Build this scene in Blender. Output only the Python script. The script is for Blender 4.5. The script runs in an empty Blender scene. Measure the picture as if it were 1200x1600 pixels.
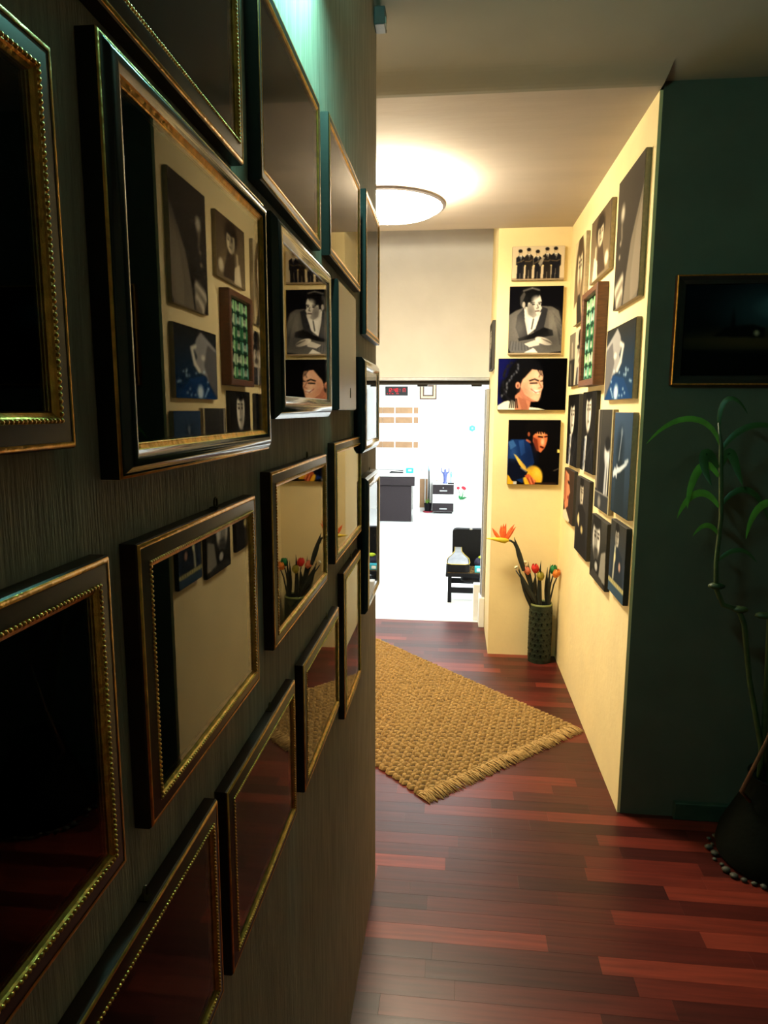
import bpy, math, random
import numpy as np
from mathutils import Matrix, Vector
random.seed(7); np.random.seed(7)
PI = math.pi
SC = bpy.context.scene
COL = SC.collection

# ------------------------------------------------------------------ camera
F_PX, PITCH, YAW, ROLL, EYE = 1053.14, .1503, .1039, .0034, 1.70
fw = Vector((-math.sin(YAW)*math.cos(PITCH), math.cos(YAW)*math.cos(PITCH), -math.sin(PITCH)))
rt = Vector((math.cos(YAW), math.sin(YAW), 0)); up = rt.cross(fw)
rt, up = rt*math.cos(ROLL)+up*math.sin(ROLL), up*math.cos(ROLL)-rt*math.sin(ROLL)
cd = bpy.data.cameras.new('camera'); cam = bpy.data.objects.new('camera', cd); COL.objects.link(cam)
cd.sensor_fit = 'VERTICAL'; cd.sensor_height = 36; cd.lens = F_PX/1600*36; cd.clip_start = .02
cam.matrix_world = Matrix(((rt.x, up.x, -fw.x, 0), (rt.y, up.y, -fw.y, 0), (rt.z, up.z, -fw.z, EYE), (0, 0, 0, 1)))
SC.camera = cam
# ------------------------------------------------------------------ world, light, exposure
LAMP_L = 118.0          # radiance of the corridor ceiling lamp
TUBE_L = 320.0          # radiance of the cool tube high on the dark wall
WINDOW_W = 340.0      # daylight through the far room's window
w = bpy.data.worlds.new('world'); SC.world = w; w.use_nodes = True
w.node_tree.nodes['Background'].inputs[0].default_value = (.75, .87, 1, 1)
w.node_tree.nodes['Background'].inputs[1].default_value = 1.5
sun = bpy.data.lights.new('window_daylight', 'AREA'); sun.shape = 'RECTANGLE'; sun.size = 3.6; sun.size_y = 1.5
sun.energy = WINDOW_W; sun.color = (.90, .97, 1)
so = bpy.data.objects.new('window_daylight', sun); COL.objects.link(so)
so.location = (2.36, 7.7, 1.75); so.rotation_euler = (0, PI/2, 0)
so.rotation_euler = Vector((1, 0, 0)).to_track_quat('Z', 'Y').to_euler()      # shines towards -x, into the room
vs = SC.view_settings
vs.view_transform = 'Standard'; vs.look = 'None'; vs.gamma = 1; vs.use_curve_mapping = False
vs.exposure = 0.0
SC.display_settings.display_device = 'sRGB'

# ------------------------------------------------------------------ dimensions
A, B = -.2614, .7206                   # dark wall and cream wall of the corridor
D1, D2, D3 = 2.7524, 4.6116, 5.3231    # green wall, facing wall, doorway
C = .2578                              # edge of the facing wall
DL = 2.2378                            # end of the dark wall
H, HN, HF = 2.8575, 2.885, 3.12         # ceilings: corridor, near room, by the doorway

# ------------------------------------------------------------------ materials
def lin(c):
    return tuple((x/12.92 if x <= .04045 else ((x+.055)/1.055)**2.4) for x in c)
def rgb(*c): return lin([x/255 for x in c])
def mat(name, color, rough=.5, metal=0., spec=.5, noise=0., nscale=30, bump=0., bscale=60, stretch=(1, 1, 1), emit=0, coat=0., color2=None):
    m = bpy.data.materials.new(name); m.use_nodes = True
    nt = m.node_tree; b = nt.nodes['Principled BSDF']
    b.inputs['Base Color'].default_value = (*color, 1); b.inputs['Roughness'].default_value = rough
    b.inputs['Metallic'].default_value = metal; b.inputs['Specular IOR Level'].default_value = spec
    b.inputs['Coat Weight'].default_value = coat
    if emit:
        b.inputs['Emission Color'].default_value = (*color, 1); b.inputs['Emission Strength'].default_value = emit
    if noise or bump:
        tc = nt.nodes.new('ShaderNodeTexCoord'); mp = nt.nodes.new('ShaderNodeMapping'); mp.inputs['Scale'].default_value = stretch
        nt.links.new(tc.outputs['Object'], mp.inputs['Vector'])
    if noise:
        n = nt.nodes.new('ShaderNodeTexNoise'); n.inputs['Scale'].default_value = nscale; n.inputs['Detail'].default_value = 5
        nt.links.new(mp.outputs[0], n.inputs['Vector'])
        r = nt.nodes.new('ShaderNodeValToRGB')
        c2 = color2 or tuple(min(1, x*(1+noise)) for x in color); c1 = tuple(x*(1-noise) for x in color) if not color2 else color
        r.color_ramp.elements[0].position = .3; r.color_ramp.elements[1].position = .7
        r.color_ramp.elements[0].color = (*c1, 1); r.color_ramp.elements[1].color = (*c2, 1)
        nt.links.new(n.outputs['Fac'], r.inputs[0]); nt.links.new(r.outputs[0], b.inputs['Base Color'])
    if bump:
        n2 = nt.nodes.new('ShaderNodeTexNoise'); n2.inputs['Scale'].default_value = bscale; n2.inputs['Detail'].default_value = 4
        nt.links.new(mp.outputs[0], n2.inputs['Vector'])
        bp = nt.nodes.new('ShaderNodeBump'); bp.inputs['Strength'].default_value = bump; bp.inputs['Distance'].default_value = .004
        nt.links.new(n2.outputs['Fac'], bp.inputs['Height']); nt.links.new(bp.outputs[0], b.inputs['Normal'])
    return m
M = {}
M['cream'] = mat('cream_plaster', (.86, .70, .36), .75, noise=.05, nscale=4, bump=.35, bscale=28)
M['header'] = mat('off_white_plaster', (.57, .56, .54), .8, noise=.04, nscale=5, bump=.25, bscale=30)
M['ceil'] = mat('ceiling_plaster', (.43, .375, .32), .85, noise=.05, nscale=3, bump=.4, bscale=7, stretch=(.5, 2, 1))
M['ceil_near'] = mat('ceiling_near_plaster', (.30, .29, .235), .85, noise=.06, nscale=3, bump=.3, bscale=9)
M['teal'] = mat('grey_green_wallpaper', (.41, .355, .275), .8, noise=.22, nscale=22, bump=.5, bscale=70, stretch=(1, 5, .35))
M['green'] = mat('dark_green_paint', (.082, .086, .060), .8, noise=.1, nscale=6, bump=.3, bscale=40)
M['dim'] = mat('near_room_paint', (.42, .36, .27), .8, bump=.2)
M['white'] = mat('white_paint', (.86, .86, .84), .6, bump=.1)
M['tile'] = mat('white_glazed_tile', (.84, .87, .87), .25, noise=.03, nscale=2)
M['sub'] = mat('floor_slab', (.02, .008, .006), .9, noise=.2)
M['black'] = mat('black_lacquer', (.006, .006, .007), .28, spec=.5, noise=.2, nscale=40)
M['blackwood'] = mat('black_brown_wood', (.012, .008, .006), .42, noise=.35, nscale=25, stretch=(1, 1, 6))
M['mahog'] = mat('mahogany_moulding', (.030, .010, .006), .38, noise=.4, nscale=35)
M['gold'] = mat('gilt', (.78, .42, .09), .32, metal=.85, noise=.28, nscale=90, bump=.3, bscale=160)
M['goldolive'] = mat('pale_gilt', (.42, .36, .14), .36, metal=.75, noise=.2, nscale=70)
M['blackgloss'] = mat('black_gloss_moulding', (.007, .008, .010), .17, spec=.6, noise=.15, nscale=30, coat=.3)
M['silver'] = mat('aluminium', (.55, .57, .60), .35, metal=.9, noise=.06, nscale=50)
M['backing'] = mat('backing_board', (.07, .05, .03), .9, noise=.2)
M['hook'] = mat('dark_brass', (.10, .08, .03), .4, metal=.8, noise=.2)
M['edge'] = mat('canvas_edge', (.30, .24, .15), .8, noise=.15, nscale=60)
M['edgedark'] = mat('canvas_edge_dark', (.02, .018, .016), .7, noise=.15, nscale=60)
M['wood'] = mat('brown_wood', (.10, .035, .012), .4, noise=.35, nscale=20, stretch=(1, 1, 5))
M['jute'] = mat('jute', (.22, .125, .036), .9, noise=.5, nscale=60, bump=.6, bscale=220, color2=(.44, .27, .085))
M['jutebase'] = mat('jute_backing', (.06, .03, .01), .95, noise=.3)
M['jutefringe'] = mat('jute_fringe', (.30, .18, .055), .9, noise=.4, nscale=80, color2=(.52, .33, .12))
M['vase'] = mat('green_ceramic', (.006, .017, .009), .4, noise=.3, nscale=25)
M['vasedark'] = mat('vase_inside', (.004, .006, .004), .8, noise=.1)
M['rim'] = mat('vase_rim_glaze', (.20, .24, .08), .4, noise=.1)
M['stem'] = mat('dark_stem', (.005, .008, .005), .5, noise=.3, nscale=30)
M['leafdark'] = mat('dark_blade', (.006, .010, .0065), .6, noise=.3, nscale=30)
M['plantstem'] = mat('plant_stem', (.030, .055, .015), .5, noise=.3, nscale=30)
M['plantleaf'] = mat('plant_leaf', (.13, .30, .03), .42, noise=.3, nscale=14)
M['plantdark'] = mat('plant_leaf_dark', (.025, .07, .012), .45, noise=.3, nscale=14)
M['twig'] = mat('brown_twig', (.10, .045, .02), .6, noise=.3)
M['vessel'] = mat('dark_pot', (.003, .004, .0025), .85, spec=.1, noise=.3, nscale=12, bump=.3)
M['pebble'] = mat('pebble', (.05, .048, .035), .6, noise=.3, nscale=20)
M['charcoal'] = mat('charcoal_leatherette', (.026, .020, .022), .6, spec=.15, noise=.12, nscale=60)
M['tan'] = mat('tan_laminate', (.33, .19, .095), .6, noise=.1, nscale=14)
M['brownwood'] = mat('dark_frame_wood', (.10, .05, .03), .5, noise=.2)
M['cloth'] = mat('grey_plush', (.24, .27, .33), .9, noise=.2, nscale=12, bump=.3)
M['casebl'] = mat('black_case_vinyl', (.004, .0045, .007), .6, spec=.15, noise=.2, bump=.3, bscale=200)

def glass_mat():
    m = bpy.data.materials.new('picture_glass'); m.use_nodes = True; nt = m.node_tree; nt.nodes.clear()
    o = nt.nodes.new('ShaderNodeOutputMaterial'); mx = nt.nodes.new('ShaderNodeMixShader')
    f = nt.nodes.new('ShaderNodeFresnel'); f.inputs[0].default_value = 1.38
    g = nt.nodes.new('ShaderNodeBsdfGlossy'); g.inputs['Roughness'].default_value = .012
    t = nt.nodes.new('ShaderNodeBsdfTransparent'); t.inputs[0].default_value = (.9, .93, .9, 1)
    nt.links.new(f.outputs[0], mx.inputs[0]); nt.links.new(t.outputs[0], mx.inputs[1]); nt.links.new(g.outputs[0], mx.inputs[2])
    nt.links.new(mx.outputs[0], o.inputs[0]); return m
M['glass'] = glass_mat()
def emit_mat(name, color, s):
    m = bpy.data.materials.new(name); m.use_nodes = True; nt = m.node_tree; nt.nodes.clear()
    o = nt.nodes.new('ShaderNodeOutputMaterial'); e = nt.nodes.new('ShaderNodeEmission')
    e.inputs[0].default_value = (*color, 1); e.inputs[1].default_value = s
    nt.links.new(e.outputs[0], o.inputs[0]); return m
def print_mat(name, rough, spec):
    m = bpy.data.materials.new(name); m.use_nodes = True; nt = m.node_tree; b = nt.nodes['Principled BSDF']
    a = nt.nodes.new('ShaderNodeAttribute'); a.attribute_name = 'ink'
    nt.links.new(a.outputs['Color'], b.inputs['Base Color']); b.inputs['Roughness'].default_value = rough
    b.inputs['Specular IOR Level'].default_value = spec; return m
M['print'] = print_mat('printed_canvas', .85, .03)
M['photo'] = print_mat('printed_photo', .6, .2)
def plank_mat():
    m = bpy.data.materials.new('mahogany_plank'); m.use_nodes = True; nt = m.node_tree; b = nt.nodes['Principled BSDF']; L = nt.links.new
    oi = nt.nodes.new('ShaderNodeObjectInfo'); at = nt.nodes.new('ShaderNodeAttribute'); at.attribute_name = 'tone'
    ad = nt.nodes.new('ShaderNodeMath'); ad.operation = 'ADD'; fr = nt.nodes.new('ShaderNodeMath'); fr.operation = 'FRACT'
    L(oi.outputs['Random'], ad.inputs[0]); L(at.outputs['Fac'], ad.inputs[1]); L(ad.outputs[0], fr.inputs[0])
    ge = nt.nodes.new('ShaderNodeNewGeometry'); mp = nt.nodes.new('ShaderNodeMapping'); mp.inputs['Scale'].default_value = (2.2, 34, 4)
    L(ge.outputs['Position'], mp.inputs['Vector'])
    ns = nt.nodes.new('ShaderNodeTexNoise'); ns.inputs['Scale'].default_value = 1.6; ns.inputs['Detail'].default_value = 6; L(mp.outputs[0], ns.inputs['Vector'])
    r = nt.nodes.new('ShaderNodeValToRGB'); e = r.color_ramp.elements
    e[0].position = 0; e[0].color = (.040, .0062, .0045, 1); e[1].position = 1; e[1].color = (.205, .031, .0165, 1)
    x = e.new(.45); x.color = (.070, .0098, .0064, 1); x = e.new(.75); x.color = (.108, .0145, .0088, 1)
    L(fr.outputs[0], r.inputs[0])
    mx = nt.nodes.new('ShaderNodeMix'); mx.data_type = 'RGBA'; mx.blend_type = 'MULTIPLY'; mx.inputs[0].default_value = .75
    r2 = nt.nodes.new('ShaderNodeValToRGB'); r2.color_ramp.elements[0].position = .25; r2.color_ramp.elements[0].color = (.45, .42, .42, 1); r2.color_ramp.elements[1].position = .7; r2.color_ramp.elements[1].color = (1.25, 1.2, 1.2, 1)
    L(ns.outputs['Fac'], r2.inputs[0]); L(r.outputs[0], mx.inputs[6]); L(r2.outputs[0], mx.inputs[7]); L(mx.outputs[2], b.inputs['Base Color'])
    b.inputs['Roughness'].default_value = .36; b.inputs['Specular IOR Level'].default_value = .34
    bp = nt.nodes.new('ShaderNodeBump'); bp.inputs['Strength'].default_value = .15; bp.inputs['Distance'].default_value = .002
    L(ns.outputs['Fac'], bp.inputs['Height']); L(bp.outputs[0], b.inputs['Normal']); return m
M['plank'] = plank_mat()

# ------------------------------------------------------------------ mesh helpers
class MB:
    def __init__(s): s.v = []; s.f = []
    def add(s, vs, fs):
        o = len(s.v); s.v += [tuple(v) for v in vs]; s.f += [tuple(i+o for i in f) for f in fs]; return s
    def box(s, x0, x1, y0, y1, z0, z1, bev=0):
        if bev:
            b = min(bev, (x1-x0)*.45, (y1-y0)*.45, (z1-z0)*.45); vs = []; idx = {}
            for i, X in enumerate((x0, x1)):
                for j, Y in enumerate((y0, y1)):
                    for k, Z in enumerate((z0, z1)):
                        sx, sy, sz = (1, -1)[i]*b, (1, -1)[j]*b, (1, -1)[k]*b
                        for ax, p in enumerate(((X, Y+sy, Z+sz), (X+sx, Y, Z+sz), (X+sx, Y+sy, Z))):
                            idx[i, j, k, ax] = len(vs); vs.append(p)
            fs = []
            for i in (0, 1):
                fs.append([idx[i, j, k, 0] for j, k in ((0, 0), (1, 0), (1, 1), (0, 1))])
                fs.append([idx[j, i, k, 1] for j, k in ((0, 0), (1, 0), (1, 1), (0, 1))])
                fs.append([idx[j, k, i, 2] for j, k in ((0, 0), (1, 0), (1, 1), (0, 1))])
            for p in (0, 1):
                for q in (0, 1):
                    fs.append([idx[p, q, 0, 0], idx[p, q, 1, 0], idx[p, q, 1, 1], idx[p, q, 0, 1]])
                    fs.append([idx[p, 0, q, 0], idx[p, 1, q, 0], idx[p, 1, q, 2], idx[p, 0, q, 2]])
                    fs.append([idx[0, p, q, 1], idx[1, p, q, 1], idx[1, p, q, 2], idx[0, p, q, 2]])
                    for t in (0, 1): fs.append([idx[p, q, t, 0], idx[p, q, t, 1], idx[p, q, t, 2]])
            return s.add(vs, fs)
        vs = [(x, y, z) for x in (x0, x1) for y in (y0, y1) for z in (z0, z1)]
        return s.add(vs, [(0, 1, 3, 2), (4, 6, 7, 5), (0, 4, 5, 1), (2, 3, 7, 6), (0, 2, 6, 4), (1, 5, 7, 3)])
    def tube(s, pts, rad, n=8, cap=True):
        pts = [Vector(p) for p in pts]
        if not hasattr(rad, '__len__'): rad = [rad]*len(pts)
        vs = []; fs = []; u = None
        for i, p in enumerate(pts):
            t = (pts[min(i+1, len(pts)-1)]-pts[max(i-1, 0)]).normalized()
            if u is None: u = t.orthogonal().normalized()
            u = (u-t*u.dot(t)).normalized(); q = t.cross(u)
            for k in range(n):
                a = 2*PI*k/n; vs.append(p+(u*math.cos(a)+q*math.sin(a))*rad[i])
        for i in range(len(pts)-1):
            for k in range(n): fs.append((i*n+k, i*n+(k+1) % n, (i+1)*n+(k+1) % n, (i+1)*n+k))
        if cap: fs += [tuple(range(n))[::-1], tuple(range((len(pts)-1)*n, len(pts)*n))]
        return s.add(vs, fs)
    def lathe(s, prof, cx=0, cy=0, n=24, cap0=True, cap1=True):
        vs = [(cx+r*math.cos(2*PI*k/n), cy+r*math.sin(2*PI*k/n), z) for r, z in prof for k in range(n)]
        fs = [(i*n+k, i*n+(k+1) % n, (i+1)*n+(k+1) % n, (i+1)*n+k) for i in range(len(prof)-1) for k in range(n)]
        if cap0: fs.append(tuple(range(n))[::-1])
        if cap1: fs.append(tuple(range((len(prof)-1)*n, len(prof)*n)))
        return s.add(vs, fs)
    def prism(s, pts, lo, hi, ax=2):
        n = len(pts)
        def P(p, t): return (p[0], p[1], t) if ax == 2 else ((p[0], t, p[1]) if ax == 1 else (t, p[0], p[1]))
        vs = [P(p, lo) for p in pts]+[P(p, hi) for p in pts]
        return s.add(vs, [tuple(range(n))[::-1], tuple(range(n, 2*n))]+[(i, (i+1) % n, n+(i+1) % n, n+i) for i in range(n)])
    def ball(s, c, r, n=8, m=5):
        r = r if hasattr(r, '__len__') else (r, r, r)
        vs = [(c[0], c[1], c[2]-r[2])]; fs = []
        for i in range(1, m):
            t = PI*i/m
            for k in range(n): vs.append((c[0]+r[0]*math.sin(t)*math.cos(2*PI*k/n), c[1]+r[1]*math.sin(t)*math.sin(2*PI*k/n), c[2]-r[2]*math.cos(t)))
        vs.append((c[0], c[1], c[2]+r[2])); L = len(vs)-1
        for k in range(n):
            fs.append((0, 1+(k+1) % n, 1+k)); fs.append((L, 1+(m-2)*n+k, 1+(m-2)*n+(k+1) % n))
            for i in range(m-2): fs.append((1+i*n+k, 1+i*n+(k+1) % n, 1+(i+1)*n+(k+1) % n, 1+(i+1)*n+k))
        return s.add(vs, fs)
    def mesh(s, name, m, smooth=False):
        me = bpy.data.meshes.new(name); me.from_pydata(s.v, [], s.f); me.materials.append(m)
        import bmesh as _b
        bm = _b.new(); bm.from_mesh(me); _b.ops.recalc_face_normals(bm, faces=bm.faces); bm.to_mesh(me); bm.free()
        if smooth: me.polygons.foreach_set('use_smooth', [True]*len(me.polygons))
        me.update(); return me
    def build(s, name, m, parent=None, smooth=False, loc=(0, 0, 0)):
        o = bpy.data.objects.new(name, s.mesh(name, M[m] if isinstance(m, str) else m, smooth))
        COL.objects.link(o); o.parent = parent; o.location = loc; return o
def auto_smooth(o, ang=.6):
    me = o.data
    me.polygons.foreach_set('use_smooth', [True]*len(me.polygons))
    me.set_sharp_from_angle(angle=ang); return o
def tag(o, label=None, cat=None, group=None, kind=None):
    for k, v in (('label', label), ('category', cat), ('group', group), ('kind', kind)):
        if v: o[k] = v
    return o
def thing(name, label, cat, loc=(0, 0, 0), rz=0, group=None):
    o = bpy.data.objects.new(name, None); COL.objects.link(o); o.empty_display_size = .05
    o.location = loc; o.rotation_euler = (0, 0, rz); return tag(o, label, cat, group)
def struct(name, mb, m, label=None, parent=None):
    o = mb.build(name, m, parent)
    if not parent: o['kind'] = 'structure'
    if label: o['label'] = label
    return o

# ------------------------------------------------------------------ the setting
struct('wall_left', MB().box(-2.0, A, -2.6, DL, 0, HN), 'teal', 'grey-green papered wall hung with rows of dark picture frames')
struct('wall_alcove', MB().box(-2.0, -1.9, DL, D3, 0, HF), 'cream', 'cream wall of the side recess behind the dark wall')
struct('wall_corridor', MB().box(B, B+.09, D1, D2+.02, 0, H), 'cream', 'cream corridor wall covered with canvas portraits')
struct('wall_green', MB().box(B+.012, 3.3, D1-.004, D1+.12, 0, HN), 'green', 'dark green wall with a landscape painting')
struct('wall_facing', MB().box(C, B+.4, D2, D3+.12, 0, HF), 'cream', 'cream wall facing the corridor with four portraits')
hd = MB().box(-2.0, C+.01, D3, D3+.12, 1.925, HF); hd.box(-2.0, -1.0, D3, D3+.12, 0, 1.925)
struct('wall_header', hd, 'header', 'off-white wall above the doorway')
struct('wall_near_back', MB().box(-.4, 3.4, -2.7, -2.6, 0, HN), 'dim', 'dim wall behind')
struct('wall_near_right', MB().box(3.3, 3.4, -2.6, D1+.12, 0, HN), 'dim', 'dim wall on the right')
struct('ceiling', MB().box(-2.0, B, 2.72, D2, H, H+.1), 'ceil', 'pale ceiling of the corridor')
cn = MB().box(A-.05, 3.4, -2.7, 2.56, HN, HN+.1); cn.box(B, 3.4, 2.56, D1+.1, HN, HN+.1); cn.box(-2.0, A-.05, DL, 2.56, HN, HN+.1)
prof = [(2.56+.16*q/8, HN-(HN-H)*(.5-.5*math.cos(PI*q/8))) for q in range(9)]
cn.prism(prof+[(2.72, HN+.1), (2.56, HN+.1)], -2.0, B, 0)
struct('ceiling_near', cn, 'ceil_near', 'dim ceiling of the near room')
struct('ceiling_doorway', MB().box(-2.0, C+.1, D2, D3+.12, HF, HF+.08), 'ceil', 'ceiling before the doorway')
# far room
struct('wall_far', MB().box(-3.3, 2.5, 11.5, 11.6, 0, 2.9), 'white', 'white wall of the bright far room')
struct('wall_far_left', MB().box(-3.4, -3.3, D3, 11.6, 0, 2.9), 'white', 'white side wall of the far room')
wr = MB().box(2.4, 2.5, D3, 5.9, 0, 2.9); wr.box(2.4, 2.5, 9.5, 11.6, 0, 2.9); wr.box(2.4, 2.5, 5.9, 9.5, 0, 1.0); wr.box(2.4, 2.5, 5.9, 9.5, 2.5, 2.9)
struct('wall_far_right', wr, 'white', 'white side wall with the window')
struct('wall_far_front', MB().box(B+.4, 2.5, D3, D3+.12, 0, 2.9).box(-3.4, -2.0, D3, D3+.12, 0, 2.9), 'white', 'far side of the doorway wall')
struct('ceiling_far', MB().box(-3.4, 2.5, D3+.12, 11.6, 2.9, 3.0), 'white', 'white ceiling of the far room')
struct('floor_far', MB().box(-3.4, 2.5, D3+.005, 11.6, -.1, 0), 'tile', 'white tiled floor of the far room')
w1 = tag(MB().box(2.40, 2.47, 5.9, 5.96, 1.0, 2.5).box(2.40, 2.47, 9.44, 9.5, 1.0, 2.5).box(2.40, 2.47, 7.67, 7.73, 1.0, 2.5).box(2.40, 2.47, 5.96, 9.44, 1.0, 1.06).box(2.40, 2.47, 5.96, 9.44, 2.44, 2.5).build('window_1', 'silver'), 'window of the far room', kind='structure')
MB().box(2.43, 2.436, 5.96, 7.67, 1.06, 2.44).build('pane', 'glass', w1); MB().box(2.43, 2.436, 7.73, 9.44, 1.06, 2.44).build('pane', 'glass', w1)
# door rail, jamb and low kerb
dr = tag(MB().box(-1.0, C-.004, D3-.035, D3+.0, 1.925, 1.95, .003).build('trim_1', 'silver'), 'aluminium sliding rail under the header', kind='structure')
MB().box(-1.0, C-.004, D3+.005, D3+.09, 1.895, 1.925).build('track_lip', 'blackwood', dr)
for i in range(3): MB().box(-.72+.42*i, -.64+.42*i, D3+.02, D3+.07, 1.882, 1.896).build('roller', 'blackwood', dr)
jm = tag(MB().box(C-.026, C-.003, 5.22, 5.262, .24, 1.86, .003).build('door_1', 'silver'), 'aluminium door frame standing at the pillar side', kind='structure')
MB().box(C-.024, C-.003, 5.265, 5.285, .24, 1.86).build('rubber_seal', 'black', jm)
MB().box(C-.036, C-.003, 5.288, 5.34, .24, 1.86, .003).build('jamb_rail', 'silver', jm)
struct('trim_2', MB().box(C-.045, C-.002, 5.19, 5.36, 0, .24, .004), 'white', 'white kerb block under the door frame')
struct('trim_3', MB().box(C-.085, C+.3, 5.37, 5.45, 0, .30, .004), 'white', 'low white plinth behind the doorway')

# floor of mahogany planks
flo = struct('floor', MB().box(-2.0, 3.4, -2.7, D3+.004, -.1, -.004), 'sub', 'dark red-brown mahogany strip floor')
PW = .0702; LENS = (.42, .52, .63)
def plank_mesh(l):
    return MB().box(0, l-.0002, 0, PW-.0002, -.006, 0, .00025).mesh('plank', M['plank'])
pm = [plank_mesh(l) for l in LENS]
field = []
vis = 0; rows = int((D3+2.65)/PW)
for j in range(rows):
    y = D3-.002-(j+1)*PW
    x = -2.0-random.random()*.6
    while x < 3.3:
        li = random.randrange(3); l = LENS[li]; xe = x+l
        xmax = B if y > D1 else 1.45
        xmin = A*(y+.07)/DL-.06 if y > DL else A
        if y > D1-.01 and x > B: break
        seen = y > 1.62 and xe > xmin and x < xmax
        if y+PW < DL and xe < A+.02: seen = False; x = xe; continue
        if seen and vis < 292:
            o = bpy.data.objects.new('plank', pm[li]); COL.objects.link(o); o.parent = flo; o.location = (x, y, 0); vis += 1
        else: field.append((max(x, -1.99), min(xe, 3.3), y, random.random()))
        x = xe
fm = MB(); tones = []
for x0, x1, y, t in field:
    if x1-x0 < .02: continue
    fm.box(x0, x1-.0002, y, y+PW-.0002, -.006, 0); tones += [t]*6
fo = fm.build('plank_field', 'plank', flo); fo['kind'] = 'stuff'; fo['label'] = 'remaining red-brown floor strips'
at = fo.data.attributes.new('tone', 'FLOAT', 'FACE'); at.data.foreach_set('value', tones)

# ------------------------------------------------------------------ ink painter for flat prints
class Ink:
    def __init__(s, w, h, bg):
        s.w, s.h = w, h; s.a = np.empty((h*2, w*2, 3)); s.a[:] = np.array(bg)/255.
        s.V, s.U = np.meshgrid((np.arange(h*2)+.5)/(h*2), (np.arange(w*2)+.5)/(w*2), indexing='ij')
    def blend(s, m, c, o=1.):
        s.a += (np.array(c)/255.-s.a)*(np.clip(m, 0, 1)*o)[..., None]; return s
    def ell(s, cx, cy, rx, ry, c, rot=0, soft=.08, o=1.):
        x, y = s.U-cx, (s.V-cy)
        cs, sn = math.cos(rot), math.sin(rot); X, Y = x*cs+y*sn, -x*sn+y*cs
        d = np.sqrt((X/rx)**2+(Y/ry)**2); return s.blend((1+soft-d)/(2*soft+1e-6), c, o)
    def poly(s, pts, c, o=1.):
        m = np.zeros_like(s.U, bool); n = len(pts)
        for i in range(n):
            (x0, y0), (x1, y1) = pts[i], pts[(i+1) % n]
            if y0 == y1: continue
            cr = ((y0 > s.V) != (y1 > s.V)) & (s.U < (x1-x0)*(s.V-y0)/(y1-y0)+x0); m ^= cr
        return s.blend(m.astype(float), c, o)
    def rect(s, x0, y0, x1, y1, c, o=1.): return s.poly([(x0, y0), (x1, y0), (x1, y1), (x0, y1)], c, o)
    def line(s, pts, wd, c, o=1.):
        for (x0, y0), (x1, y1) in zip(pts[:-1], pts[1:]):
            dx, dy = x1-x0, y1-y0; L = dx*dx+dy*dy+1e-9
            t = np.clip(((s.U-x0)*dx+(s.V-y0)*dy)/L, 0, 1)
            d = np.hypot(s.U-x0-t*dx, s.V-y0-t*dy); s.blend(1.5-d/wd, c, o)
        return s
    def grad(s, c0, c1, ax=1):
        t = (s.V if ax else s.U)[..., None]; s.a = np.array(c0)/255.*(1-t)+np.array(c1)/255.*t; return s
    def noise(s, k=.06):
        s.a *= 1+k*np.random.randn(*s.a.shape[:2], 1); return s
    def out(s):
        for _ in range(2):
            q = np.pad(s.a, ((1, 1), (1, 1), (0, 0)), 'edge'); s.a = (q[:-2, 1:-1]+q[2:, 1:-1]+q[1:-1, :-2]+q[1:-1, 2:]+2*q[1:-1, 1:-1])/6
        a = np.clip(s.a, 0, 1).reshape(s.h, 2, s.w, 2, 3).mean((1, 3))
        return np.where(a <= .04045, a/12.92, ((a+.055)/1.055)**2.4)
def ink_face(name, ink, x0, x1, z0, z1, y, m, parent):
    img = ink.out(); h, w_ = img.shape[:2]
    xs = np.linspace(x0, x1, w_); zs = np.linspace(z1, z0, h)
    X, Z = np.meshgrid(xs, zs); V = np.stack([X.ravel(), np.full(X.size, y), Z.ravel()], 1)
    i = np.arange((h-1)*w_).reshape(h-1, w_)[:, :-1].ravel()
    Fc = np.stack([i, i+w_, i+w_+1, i+1], 1)
    me = bpy.data.meshes.new(name); me.from_pydata(V.tolist(), [], Fc.tolist()); me.materials.append(M[m])
    at = me.attributes.new('ink', 'FLOAT_COLOR', 'POINT')
    at.data.foreach_set('color', np.concatenate([img.reshape(-1, 3), np.ones((h*w_, 1))], 1).astype('f').ravel())
    me.update(); o = bpy.data.objects.new(name, me); COL.objects.link(o); o.parent = parent; return o

# ---- the prints
def face(k, cx, cy, r, skin, hair, look=0, sh=None, hairtop=1., beard=None):
    """a small generic head: r = half width, look -1 left .. 1 right"""
    sh = sh or tuple(c*.55 for c in skin)
    k.ell(cx-.1*r*look, cy-.35*r*1.3, r*1.22, r*1.35*hairtop, hair, soft=.12)
    k.ell(cx, cy, r, r*1.35, skin, soft=.1)
    k.ell(cx-look*r*.62, cy+.1*r, r*.5, r*1.15, sh, soft=.4, o=.75)
    k.ell(cx-.1*r*look, cy-1.15*r, r*1.1, r*.55, hair, soft=.15)
    for e in (-.42, .42):
        k.ell(cx+e*r+look*r*.25, cy-.12*r, r*.22, r*.10, (25, 18, 15), soft=.4, o=.9)
        k.ell(cx+e*r+look*r*.25, cy-.38*r, r*.3, r*.07, (30, 22, 18), soft=.4, o=.8)
    k.line([(cx+look*r*.35, cy-.05*r), (cx+look*r*.45, cy+.38*r)], r*.09, sh, .8)
    k.ell(cx+look*r*.22, cy+.68*r, r*.36, r*.10, tuple(c*.45 for c in skin), soft=.4)
    if beard: k.ell(cx+look*r*.1, cy+1.0*r, r*.7, r*.45, beard, soft=.4, o=.85)
    return k
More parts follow.
